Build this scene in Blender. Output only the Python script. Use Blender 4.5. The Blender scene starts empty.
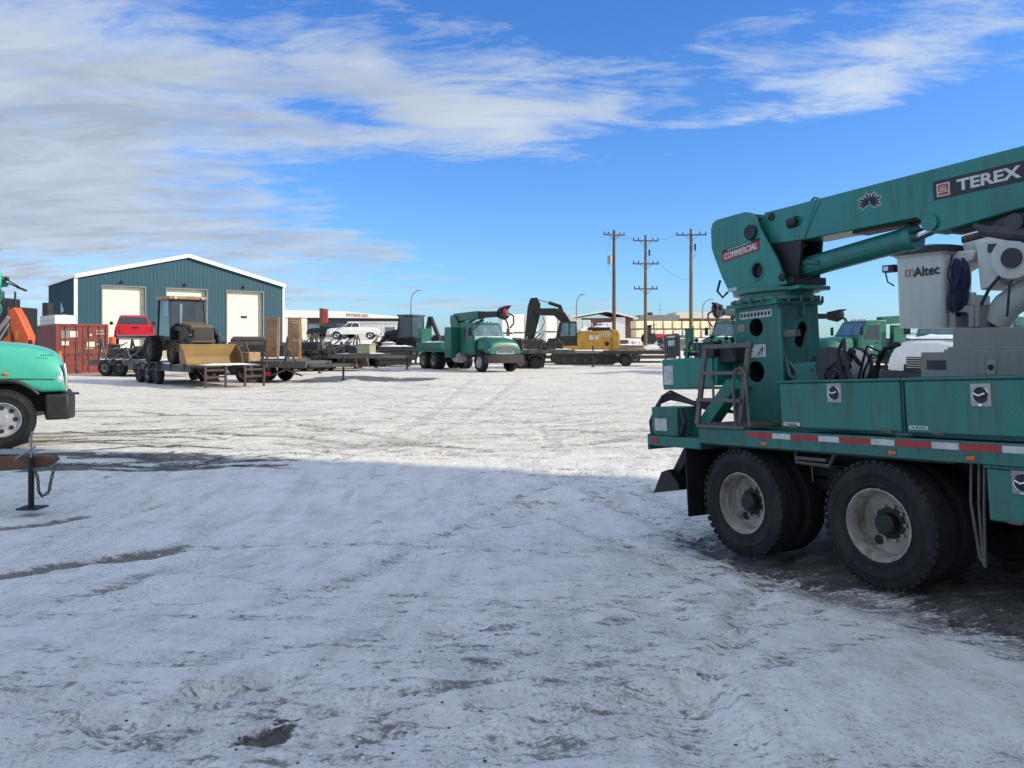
import bpy, bmesh, math, random
from math import sin, cos, pi, radians, sqrt, hypot
from mathutils import Vector, Matrix, noise
random.seed(7)
R = radians
scene = bpy.context.scene
col = scene.collection
F_PX, HOR, CAMZ = 780.0, 342.0, 2.1

# ------------------------------------------------------------------ ground height
_PROF = [(-60, .46), (0, .45), (4, .26), (6.4, .07), (7.8, -.03), (9.6, -.04), (11.5, .06), (13.7, .20), (20, .32), (30, .40),
         (40, .45), (63, .46), (72, 1.15), (80, 1.9), (88, 2.42), (100, 2.6), (140, 2.75), (400, 2.3), (4000, -8)]
def prof(y):
    if y <= _PROF[0][0]: return _PROF[0][1]
    for (a, za), (b, zb) in zip(_PROF, _PROF[1:]):
        if y <= b:
            t = (y - a) / (b - a)
            t = t * t * (3 - 2 * t) if b <= 20 else t
            return za + (zb - za) * t
    return _PROF[-1][1]
TF = Vector((.48, -.877, 0)).normalized(); TL = Vector((-TF.y, TF.x, 0))
TO = Vector((3.368, 8.348, -.039)); TILT = R(3.5)
def gz(x, y):
    z = prof(y)
    rx, ry = x - TO.x, y - TO.y
    u = rx * TF.x + ry * TF.y; v = rx * TL.x + ry * TL.y
    du = max(0, -1.6 - u, u - 9); dv = max(0, abs(v) - 1.3)
    w = max(0, 1 - hypot(du, dv) / 2.6); w = w * w * (3 - 2 * w)
    if w > 0: z = z * (1 - w) + (TO.z + u * math.tan(TILT)) * w
    return z
def at(px, py, d):
    return Vector(((px - 512) / F_PX * d, d, CAMZ + (HOR - py) / F_PX * d))
def gat(px, d, dz=0):
    x = (px - 512) / F_PX * d
    return Vector((x, d, gz(x, d) + dz))

# ------------------------------------------------------------------ materials
def _nt(name):
    m = bpy.data.materials.new(name); m.use_nodes = True
    nt = m.node_tree; b = nt.nodes['Principled BSDF']
    return m, nt, b
def N(nt, t, **kw):
    n = nt.nodes.new(t)
    for k, v in kw.items(): setattr(n, k, v)
    return n
def L(nt, a, b): nt.links.new(a, b)
def math_n(nt, op, a, b=None, clamp=False):
    n = N(nt, 'ShaderNodeMath', operation=op); n.use_clamp = clamp
    for i, v in enumerate((a, b)):
        if v is None: continue
        if isinstance(v, (int, float)): n.inputs[i].default_value = v
        else: L(nt, v, n.inputs[i])
    return n.outputs[0]
def ramp(nt, fac, stops):
    n = N(nt, 'ShaderNodeValToRGB'); L(nt, fac, n.inputs[0])
    e = n.color_ramp.elements
    while len(e) < len(stops): e.new(.5)
    for i, (p, c) in enumerate(stops):
        e[i].position = p; e[i].color = (c, c, c, 1) if isinstance(c, (int, float)) else (*c, 1)
    return n.outputs[0]
def noise_n(nt, vec, scale, detail=4, rough=.55, dist=0):
    n = N(nt, 'ShaderNodeTexNoise'); n.inputs['Scale'].default_value = scale
    n.inputs['Detail'].default_value = detail; n.inputs['Roughness'].default_value = rough
    n.inputs['Distortion'].default_value = dist; L(nt, vec, n.inputs['Vector'])
    return n.outputs['Fac']
def mix_n(nt, fac, a, b, mode='MIX'):
    n = N(nt, 'ShaderNodeMix', data_type='RGBA', blend_type=mode)
    for s, v in ((n.inputs[0], fac), (n.inputs[6], a), (n.inputs[7], b)):
        if isinstance(v, (int, float)): s.default_value = v
        elif isinstance(v, tuple): s.default_value = (*v, 1)
        else: L(nt, v, s)
    return n.outputs[2]
def mapping(nt, vec, sc=(1, 1, 1), rot=(0, 0, 0), loc=(0, 0, 0)):
    n = N(nt, 'ShaderNodeMapping'); L(nt, vec, n.inputs[0])
    n.inputs['Scale'].default_value = sc; n.inputs['Rotation'].default_value = rot; n.inputs['Location'].default_value = loc
    return n.outputs[0]
MATS = {}
def mat(name, c, rough=.6, metal=0, var=.18, grime=.25, gcol=(.16, .14, .12), scale=6, bump=.0, bscale=40, coat=0, spec=.5, streak=.18):
    m, nt, b = _nt(name)
    tc = N(nt, 'ShaderNodeTexCoord').outputs['Object']
    n1 = noise_n(nt, tc, scale * .35, 5, .6)
    n2 = noise_n(nt, mapping(nt, tc, (1, 1, .35)), scale, 8, .7, .3)
    lo = tuple(v * (1 - var) for v in c); hi = tuple(min(1, v * (1 + var)) for v in c)
    base = mix_n(nt, ramp(nt, n1, [(.3, 0), (.7, 1)]), lo, hi)
    g = ramp(nt, n2, [(.48, 0), (.72, grime)])
    base = mix_n(nt, g, base, gcol)
    n3 = noise_n(nt, mapping(nt, tc, (9, 9, .8)), 1.6, 6, .7)
    base = mix_n(nt, ramp(nt, n3, [(.50, 0), (.68, streak)]), base, tuple(v * .45 for v in gcol))
    n5 = noise_n(nt, tc, 26, 4, .8)
    base = mix_n(nt, ramp(nt, n5, [(.62, 0), (.70, streak * 1.4)]), base, tuple(v * .7 + .02 for v in gcol))
    L(nt, base, b.inputs['Base Color'])
    rr = math_n(nt, 'ADD', math_n(nt, 'MULTIPLY', n2, .25), rough - .12, True)
    L(nt, rr, b.inputs['Roughness'])
    b.inputs['Metallic'].default_value = metal
    b.inputs['Specular IOR Level'].default_value = spec
    if coat: b.inputs['Coat Weight'].default_value = coat; b.inputs['Coat Roughness'].default_value = .15
    if bump:
        bn = N(nt, 'ShaderNodeBump'); bn.inputs['Strength'].default_value = bump; bn.inputs['Distance'].default_value = .02
        L(nt, noise_n(nt, tc, bscale, 3), bn.inputs['Height']); L(nt, bn.outputs[0], b.inputs['Normal'])
    MATS[name] = m
    return m
TEAL = mat('teal_paint', (.014, .175, .135), .40, var=.16, grime=.45, gcol=(.055, .09, .07), scale=4, coat=.25, streak=.4)
TEALD = mat('dusty_teal_paint', (.017, .145, .115), .5, var=.22, grime=.65, gcol=(.075, .085, .07), scale=5, coat=.1, streak=.55)
MINT = mat('bright_mint_paint', (.055, .42, .30), .35, var=.08, grime=.15, gcol=(.12, .25, .2), scale=4, coat=.4)
GREEN = mat('deep_green_paint', (.006, .125, .08), .42, var=.15, grime=.2, gcol=(.03, .06, .05), scale=4, coat=.12)
BLACK = mat('black_plastic', (.010, .010, .011), .55, grime=.4, gcol=(.035, .032, .03))
DKMET = mat('dark_steel', (.045, .045, .048), .5, .3, grime=.5, gcol=(.12, .10, .09), scale=9)
GREY = mat('weathered_grey_steel', (.095, .09, .082), .6, .1, grime=.7, gcol=(.10, .075, .055), scale=9)
GRATE = mat('brown_grey_steel', (.13, .12, .105), .6, .2, grime=.6, gcol=(.07, .06, .05), scale=14)
RUBBER = mat('tyre_rubber', (.014, .014, .015), .8, grime=.7, gcol=(.05, .045, .04), scale=8, bump=.3, bscale=60, spec=.3)
RIMM = mat('painted_white_rim', (.33, .31, .265), .6, .0, var=.3, grime=1.0, gcol=(.11, .085, .065), scale=7, streak=.6)
RIMS = mat('aluminium_rim', (.55, .55, .56), .35, .6, grime=.4, gcol=(.15, .14, .13), scale=9)
CHROME = mat('chrome', (.75, .75, .77), .15, 1, var=.05, grime=.2)
GLASS = mat('dark_window_glass', (.02, .028, .032), .08, 0, var=.3, grime=.15, gcol=(.12, .13, .13), spec=.9)
GLASSB = mat('sky_tinted_glass', (.10, .17, .21), .1, 0, var=.3, grime=.2, gcol=(.2, .24, .26), spec=.9)
WHITE = mat('white_paint', (.74, .74, .70), .5, var=.06, grime=.2, gcol=(.45, .42, .38))
WHITED = mat('chalky_white_fibreglass', (.60, .61, .56), .5, var=.08, grime=.25, gcol=(.36, .36, .33), scale=3)
CREAM = mat('cream_panel', (.72, .69, .57), .6, var=.08, grime=.3, gcol=(.42, .37, .28))
CREAMY = mat('yellow_cream_wrap', (.74, .64, .40), .6, var=.08, grime=.25, gcol=(.45, .38, .25))
RED = mat('red_paint', (.50, .012, .025), .35, var=.1, grime=.1, coat=.3)
REDTAPE = mat('red_reflective_tape', (.38, .02, .02), .4, grime=.5, gcol=(.14, .06, .05), scale=14)
WHTAPE = mat('white_reflective_tape', (.52, .53, .50), .4, grime=.6, gcol=(.25, .23, .2), scale=14)
ORANGE = mat('orange_paint', (.62, .10, .025), .5, grime=.3, gcol=(.2, .07, .04))
CONEM = mat('orange_cone_plastic', (.60, .08, .03), .6, grime=.25, gcol=(.3, .1, .07))
OLIVE = mat('pale_olive_paint', (.33, .33, .24), .6, grime=.5, gcol=(.16, .14, .1))
YELLOW = mat('construction_yellow', (.50, .27, .03), .5, grime=.5, gcol=(.18, .11, .05))
DIRTYB = mat('muddy_brown_machine_paint', (.13, .092, .05), .7, grime=.7, gcol=(.05, .045, .04), scale=5)
BUCKETY = mat('worn_yellow_bucket', (.23, .135, .04), .55, var=.25, grime=.8, gcol=(.20, .14, .08), scale=3)
WOOD = mat('weathered_plank_wood', (.34, .22, .12), .8, var=.3, grime=.6, gcol=(.14, .10, .07), scale=10, bump=.3)
DKBROWN = mat('dark_brown_oiled_steel', (.055, .036, .025), .7, grime=.6, gcol=(.03, .028, .025), scale=8)
RAMPW = mat('orange_brown_ramp_boards', (.48, .27, .13), .8, var=.3, grime=.5, gcol=(.2, .12, .07), scale=8)
RUSTWOOD = mat('rusty_brown_steel', (.13, .07, .042), .8, var=.35, grime=.8, gcol=(.07, .055, .045), scale=7, bump=.5, bscale=50)
POLEW = mat('creosoted_pole_wood', (.11, .065, .04), .85, var=.3, grime=.5, scale=3)
POLEG = mat('grey_pole_wood', (.15, .115, .08), .85, var=.3, grime=.5, scale=3)
CONTR = mat('rust_red_container_paint', (.21, .038, .026), .6, var=.2, grime=.6, gcol=(.13, .05, .035), scale=3)
SIDING = mat('dark_teal_metal_siding', (.013, .066, .098), .5, var=.06, grime=.15, gcol=(.04, .10, .12), scale=1, spec=.4)
BROWN = mat('brown_cladding', (.12, .045, .028), .7, grime=.3)
GREYW = mat('grey_wall_panel', (.22, .22, .21), .7, var=.1)
GREYBODY = mat('light_grey_truck_paint', (.27, .27, .245), .5, var=.08, grime=.35, gcol=(.2, .19, .17), scale=4)
NAVY = mat('navy_fabric', (.012, .02, .06), .9, bump=.6, bscale=30)
SNOWM = mat('settled_snow', (.80, .82, .86), .75, var=.05, grime=.1, gcol=(.55, .54, .52), scale=5, bump=.6, bscale=8)
STEELL = mat('bright_latch_steel', (.33, .33, .31), .4, .45, grime=.4)
DECAL = mat('faded_white_decal', (.48, .50, .47), .55, grime=.5, gcol=(.22, .26, .24), scale=25)
INK = mat('black_ink', (.012, .012, .014), .5, grime=.1)
WINK = mat('white_ink', (.56, .56, .53), .55, grime=.5, gcol=(.3, .32, .3), scale=20)
REDINK = mat('red_ink', (.42, .03, .03), .5, grime=.1)
ORINK = mat('pale_orange_ink', (.42, .22, .12), .5, grime=.1)
LAMPA = mat('amber_lens', (.60, .14, .01), .3)
LAMPR = mat('red_lens', (.45, .01, .01), .3)
LAMPC = mat('clear_lens', (.6, .62, .63), .12, .3)
PAVE = mat('galvanised_steel', (.33, .34, .35), .5, .5)

def checker_mat():                                   # tread plate in teal, for the tool boxes
    m, nt, b = _nt('teal_tread_plate')
    tc = N(nt, 'ShaderNodeTexCoord').outputs['Object']
    n1 = noise_n(nt, tc, 2.2, 6, .65); n2 = noise_n(nt, mapping(nt, tc, (1, 1, .3)), 7, 8, .7)
    base = mix_n(nt, n1, (.013, .13, .105), (.024, .20, .155))
    base = mix_n(nt, ramp(nt, n2, [(.46, 0), (.70, .6)]), base, (.07, .095, .08))
    n3 = noise_n(nt, mapping(nt, tc, (9, 9, .7)), 1.5, 6, .7); base = mix_n(nt, ramp(nt, n3, [(.5, 0), (.66, .45)]), base, (.03, .05, .04))
    L(nt, base, b.inputs['Base Color']); b.inputs['Roughness'].default_value = .38
    w1 = N(nt, 'ShaderNodeTexWave'); w1.inputs['Scale'].default_value = 16; w1.bands_direction = 'DIAGONAL'
    L(nt, mapping(nt, tc, (1, 0, 1)), w1.inputs[0])
    w2 = N(nt, 'ShaderNodeTexWave'); w2.inputs['Scale'].default_value = 16; w2.bands_direction = 'DIAGONAL'
    L(nt, mapping(nt, tc, (1, 0, -1)), w2.inputs[0])
    h = math_n(nt, 'MULTIPLY', w1.outputs['Fac'], w2.outputs['Fac'])
    h = ramp(nt, h, [(.45, 0), (.7, 1)])
    bn = N(nt, 'ShaderNodeBump'); bn.inputs['Strength'].default_value = .35; bn.inputs['Distance'].default_value = .004
    L(nt, h, bn.inputs['Height']); L(nt, bn.outputs[0], b.inputs['Normal'])
    return m
TREAD = checker_mat()

# ------------------------------------------------------------------ mesh builder
class MB:
    def __init__(s): s.v = []; s.f = []; s.mi = []; s.cur = 0; s.M = Matrix.Identity(4)
    def mat(s, i): s.cur = i; return s
    def add(s, vs, fs):
        o = len(s.v)
        s.v += [tuple(s.M @ Vector(p)) for p in vs]
        for f in fs: s.f.append(tuple(o + i for i in f)); s.mi.append(s.cur)
        return s
    def box(s, c, d, rot=None):
        x, y, z = (k / 2 for k in d)
        vs = [(-x, -y, -z), (x, -y, -z), (x, y, -z), (-x, y, -z), (-x, -y, z), (x, -y, z), (x, y, z), (-x, y, z)]
        Mx = Matrix.Translation(Vector(c))
        if rot is not None: Mx = Mx @ (rot if isinstance(rot, Matrix) else Matrix.Rotation(rot, 4, 'Z'))
        return s.add([tuple(Mx @ Vector(p)) for p in vs],
                     [(0, 3, 2, 1), (4, 5, 6, 7), (0, 1, 5, 4), (1, 2, 6, 5), (2, 3, 7, 6), (3, 0, 4, 7)])
    def bb(s, x0, x1, y0, y1, z0, z1): return s.box(((x0 + x1) / 2, (y0 + y1) / 2, (z0 + z1) / 2), (x1 - x0, y1 - y0, z1 - z0))
    def prism(s, pts, y0, y1, axis='y'):             # pts: (a, b) polygon in the plane across the axis
        n = len(pts)
        def p3(a, b, t): return {'y': (a, t, b), 'x': (t, a, b), 'z': (a, b, t)}[axis]
        vs = [p3(a, b, y0) for a, b in pts] + [p3(a, b, y1) for a, b in pts]
        fs = [tuple(range(n)), tuple(range(2 * n - 1, n - 1, -1))] + [(i, (i + 1) % n, n + (i + 1) % n, n + i) for i in range(n)]
        return s.add(vs, fs)
    def tube(s, pts, r, n=10, closed=False, cap=True):
        P = [Vector(p) for p in pts]; rs = r if isinstance(r, (list, tuple)) else [r] * len(P)
        vs = []; fs = []; up = None
        for i, p in enumerate(P):
            a = P[i - 1] if i or closed else P[i]; b = P[(i + 1) % len(P)] if i < len(P) - 1 or closed else P[i]
            t = (b - a).normalized()
            if up is None:
                up = t.cross(Vector((0, 0, 1)))
                if up.length < .1: up = t.cross(Vector((0, 1, 0)))
                up.normalize()
            u = (up - t * up.dot(t)).normalized(); w = t.cross(u); up = u
            for k in range(n):
                a_ = 2 * pi * k / n; vs.append(tuple(p + (u * cos(a_) + w * sin(a_)) * rs[i]))
        m = len(P)
        for i in range(m if closed else m - 1):
            for k in range(n):
                a_, b_ = i * n + k, i * n + (k + 1) % n; c_, d_ = ((i + 1) % m) * n + (k + 1) % n, ((i + 1) % m) * n + k
                fs.append((a_, b_, c_, d_))
        if cap and not closed: fs += [tuple(range(n - 1, -1, -1)), tuple((m - 1) * n + k for k in range(n))]
        return s.add(vs, fs)
    def bar(s, p0, p1, w, h, up=(0, 0, 1)):           # square-section bar between two points
        p0, p1 = Vector(p0), Vector(p1); t = (p1 - p0); l = t.length; t.normalize()
        u = Vector(up); sd = t.cross(u)
        if sd.length < .05: sd = t.cross(Vector((0, 1, 0)))
        sd.normalize(); u = sd.cross(t)
        Mx = Matrix((t, sd, u)).transposed().to_4x4(); Mx.translation = (p0 + p1) / 2
        vs = [(-l / 2, -w / 2, -h / 2), (l / 2, -w / 2, -h / 2), (l / 2, w / 2, -h / 2), (-l / 2, w / 2, -h / 2), (-l / 2, -w / 2, h / 2), (l / 2, -w / 2, h / 2), (l / 2, w / 2, h / 2), (-l / 2, w / 2, h / 2)]
        return s.add([tuple(Mx @ Vector(p)) for p in vs], [(0, 3, 2, 1), (4, 5, 6, 7), (0, 1, 5, 4), (1, 2, 6, 5), (2, 3, 7, 6), (3, 0, 4, 7)])
    def lathe(s, prf, c=(0, 0, 0), axis='y', n=32, closed=False, c0=True):   # prf: (radius, position along axis)
        vs = []; fs = []; m = len(prf)
        for r, t in prf:
            for k in range(n):
                a = 2 * pi * k / n; p, q = r * cos(a), r * sin(a)
                v = {'y': (p, t, q), 'x': (t, p, q), 'z': (p, q, t)}[axis]
                vs.append((v[0] + c[0], v[1] + c[1], v[2] + c[2]))
        for i in range(m if closed else m - 1):
            for k in range(n):
                fs.append((i * n + k, i * n + (k + 1) % n, ((i + 1) % m) * n + (k + 1) % n, ((i + 1) % m) * n + k))
        if not closed:
            if prf[0][0] > 1e-4 and c0: fs.append(tuple(range(n - 1, -1, -1)))
            if prf[-1][0] > 1e-4: fs.append(tuple((m - 1) * n + k for k in range(n)))
        return s.add(vs, fs)
    def cyl(s, c, r, t0, t1, axis='y', n=24): return s.lathe([(r, t0), (r, t1)], c, axis, n)
    def loft(s, rings, cap=True):
        n = len(rings[0]); vs = [p for r in rings for p in r]; fs = []
        for i in range(len(rings) - 1):
            for k in range(n): fs.append((i * n + k, i * n + (k + 1) % n, (i + 1) * n + (k + 1) % n, (i + 1) * n + k))
        if cap: fs += [tuple(range(n - 1, -1, -1)), tuple((len(rings) - 1) * n + k for k in range(n))]
        return s.add(vs, fs)
    def ball(s, c, r, n=12, sc=(1, 1, 1)):
        vs = [(c[0], c[1], c[2] - r * sc[2])]; fs = []; h = n // 2
        for i in range(1, h):
            th = pi * i / h
            for k in range(n):
                a = 2 * pi * k / n
                vs.append((c[0] + r * sc[0] * sin(th) * cos(a), c[1] + r * sc[1] * sin(th) * sin(a), c[2] - r * sc[2] * cos(th)))
        vs.append((c[0], c[1], c[2] + r * sc[2])); last = len(vs) - 1
        for k in range(n):
            fs.append((0, 1 + (k + 1) % n, 1 + k)); fs.append((last, 1 + (h - 2) * n + k, 1 + (h - 2) * n + (k + 1) % n))
            for i in range(h - 2):
                fs.append((1 + i * n + k, 1 + i * n + (k + 1) % n, 1 + (i + 1) * n + (k + 1) % n, 1 + (i + 1) * n + k))
        return s.add(vs, fs)
    def build(s, name, mats, parent=None, bevel=0, smooth=35, sub=0, seg=2):
        me = bpy.data.meshes.new(name); me.from_pydata(s.v, [], s.f)
        if not isinstance(mats, (list, tuple)): mats = [mats]
        for m in mats: me.materials.append(m)
        for p, i in zip(me.polygons, s.mi): p.material_index = min(i, len(mats) - 1)
        bm = bmesh.new(); bm.from_mesh(me); bmesh.ops.recalc_face_normals(bm, faces=bm.faces); bm.to_mesh(me); bm.free()
        for p in me.polygons: p.use_smooth = True
        me.set_sharp_from_angle(angle=R(smooth))
        o = bpy.data.objects.new(name, me); col.objects.link(o)
        if parent is not None: o.parent = parent
        if bevel:
            b = o.modifiers.new('bevel', 'BEVEL'); b.width = bevel; b.segments = seg; b.limit_method = 'ANGLE'; b.angle_limit = R(40)
        if sub:
            b = o.modifiers.new('sub', 'SUBSURF'); b.levels = sub; b.render_levels = sub
        return o
def tag(o, label=None, cat=None, group=None, kind=None):
    if label: o['label'] = label
    if cat: o['category'] = cat
    if group: o['group'] = group
    if kind: o['kind'] = kind
    return o
def thing(name, label, cat, loc=(0, 0, 0), rz=0, group=None):
    o = bpy.data.objects.new(name, None); o.empty_display_size = .3; col.objects.link(o)
    o.location = loc; o.rotation_euler = (0, 0, rz)
    return tag(o, label, cat, group)
def baked(o):
    dg = bpy.context.evaluated_depsgraph_get(); dg.update()
    me = bpy.data.meshes.new_from_object(o.evaluated_get(dg)); o.modifiers.clear(); o.data = me
    return o
def cut(o, cutter):                                   # bake boolean difference, drop the cutter
    bpy.context.view_layer.update()
    m = o.modifiers.new('cut', 'BOOLEAN'); m.object = cutter; m.operation = 'DIFFERENCE'; m.solver = 'EXACT'
    baked(o); bpy.data.objects.remove(cutter)
    o.data.set_sharp_from_angle(angle=R(35))
    return o
def text(name, body, size, m, parent, loc, rot, shear=0, extrude=.001, bold=0, sx=1.0, align='CENTER', space=1.0):
    cu = bpy.data.curves.new(name, 'FONT'); cu.body = body; cu.size = size; cu.shear = shear; cu.extrude = extrude
    cu.offset = bold; cu.align_x = align; cu.align_y = 'CENTER'; cu.space_character = space
    t = bpy.data.objects.new(name, cu); col.objects.link(t)
    dg = bpy.context.evaluated_depsgraph_get(); dg.update()
    me = bpy.data.meshes.new_from_object(t.evaluated_get(dg)); bpy.data.objects.remove(t)
    me.materials.clear(); me.materials.append(m)
    o = bpy.data.objects.new(name, me); col.objects.link(o); o.parent = parent
    o.location = loc; o.rotation_euler = rot; o.scale = (sx, 1, 1)
    return o
RSIDE = (pi / 2, 0, 0)                                # text on a face that looks along -y
def copy_tree(o, parent=None):
    c = o.copy(); col.objects.link(c)
    if parent is not None: c.parent = parent
    for ch in [x for x in bpy.data.objects if x.parent == o]: copy_tree(ch, c)
    return c
def children(o): return [x for x in bpy.data.objects if x.parent == o]

def snow_patch(parent, x0, x1, y0, y1, z, h=.05, seed=0, nx=14, ny=8, name='snow_cover'):
    m = MB(); vs = []; fs = []
    for i in range(nx + 1):
        for j in range(ny + 1):
            u, v = i / nx, j / ny
            e = min(u, 1 - u, v, 1 - v) * 4
            a = noise.noise(Vector((u * 3 + seed * 7.3, v * 3, seed)))
            zz = h * min(1, e) * (.75 + .7 * a) - .004
            du = (noise.noise(Vector((v * 5, seed * 3.1, 1))) * .05) * (x1 - x0) if i in (0, nx) else 0
            dv = (noise.noise(Vector((u * 6, seed * 2.1, 5))) * .09) * (y1 - y0) if j in (0, ny) else 0
            vs.append((x0 + (x1 - x0) * u + du, y0 + (y1 - y0) * v + dv, z + zz))
    for i in range(nx):
        for j in range(ny):
            a = i * (ny + 1) + j; fs.append((a, a + ny + 1, a + ny + 2, a + 1))
    return m.add(vs, fs).build(name, SNOWM, parent, smooth=80)

# ------------------------------------------------------------------ wheels
def wheel(parent, x, y, side, Rr=.53, w=.28, rim=RIMM, dish=.18, n=40, z=None, near=False, inner=None, front=False):
    """side=-1: the outer face looks along -y. y: outer face of the tyre."""
    z = Rr if z is None else z
    s = side; c = (x, y, z); hub = MB(); fr = .54 * Rr
    hd = -.12 if front else dish
    if front: hub.lathe([(.3 * fr, s * -.05), (.36 * fr, s * -.02), (.34 * fr, s * .02), (.001, s * .03)], c, n=20)
    else: hub.lathe([(.46 * fr, s * -dish), (.46 * fr, s * -(dish - .015)), (.32 * fr, s * -(dish - .02)), (.31 * fr, s * -.075), (.24 * fr, s * -.055), (.001, s * -.052)], c, n=24)
    h = hub.build('wheel', BLACK if not front else RIMS, parent)
    t = MB(); k = Rr
    t.lathe([(.56 * k, s * -.01), (.60 * k, s * .012), (.62 * k, s * .022), (.64 * k, s * .016), (.77 * k, s * .024), (.79 * k, s * .032), (.81 * k, s * .024), (.86 * k, s * .022), (.955 * k, s * .004), (.99 * k, s * -.03), (k, s * -.06),
             (k, s * -.10), (.982 * k, s * -.104), (.982 * k, s * -.114), (k, s * -.118), (k, s * -(w - .118)), (.982 * k, s * -(w - .114)), (.982 * k, s * -(w - .104)), (k, s * -(w - .10)),
             (k, s * -(w - .06)), (.99 * k, s * -(w - .03)), (.95 * k, s * -w), (.7 * k, s * -w), (.56 * k, s * -(w - .01))], c, n=n, closed=True)
    if near:
        for i in range(44):
            a = 2 * pi * i / 44; rm = Matrix.Translation((x, y + s * -.022, z)) @ Matrix.Rotation(a, 4, 'Y')
            bm = Matrix.Translation((0, 0, .980 * k))
            t.M = rm @ bm; t.box((0, 0, 0), (.048, .07, .024)); t.M = Matrix.Identity(4)
    t.build('tyre', RUBBER, h)
    r = MB(); q = fr / .286
    r.lathe([(.300 * q, s * -.005), (.303 * q, s * .010), (.290 * q, s * .012), (.282 * q, s * -.010), (.268 * q, s * -.03), (.262 * q, s * -(dish * .6)), (.255 * q, s * -dish),
             (.20 * q, s * -(dish + .012)), (.14 * q, s * -dish), (.06 * q, s * -dish), (.001, s * -dish)], c, n=n, c0=False)
    if not front:
        for i in range(10):
            a = 2 * pi * i / 10; r.lathe([(.016, s * -dish), (.016, s * -(dish - .035)), (.001, s * -(dish - .04))], (x + cos(a) * .145 * q, y, z + sin(a) * .145 * q), n=6)
    r.mat(1)
    for i in range(2 if not front else 8):
        a = (.9 + pi * i) if not front else 2 * pi * i / 8
        hx, hz = x + cos(a) * .205 * q, z + sin(a) * .205 * q
        r.lathe([(.040, s * -(dish + .002)), (.040, s * -(dish - .003)), (.001, s * -(dish - .003))], (hx, y, hz), n=14)
    r.build('rim', [rim, BLACK], h)
    if inner:
        t2 = MB(); yo = -s * (w + .06)
        t2.lathe([(.5 * k, s * -.01 + yo), (.86 * k, s * .01 + yo), (.99 * k, s * -.03 + yo), (k, s * -.06 + yo), (k, s * -(w - .06) + yo), (.95 * k, s * -w + yo), (.5 * k, s * -w + yo)], c, n=n, closed=True)
        t2.build('inner_tyre', RUBBER, h)
    return h

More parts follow.
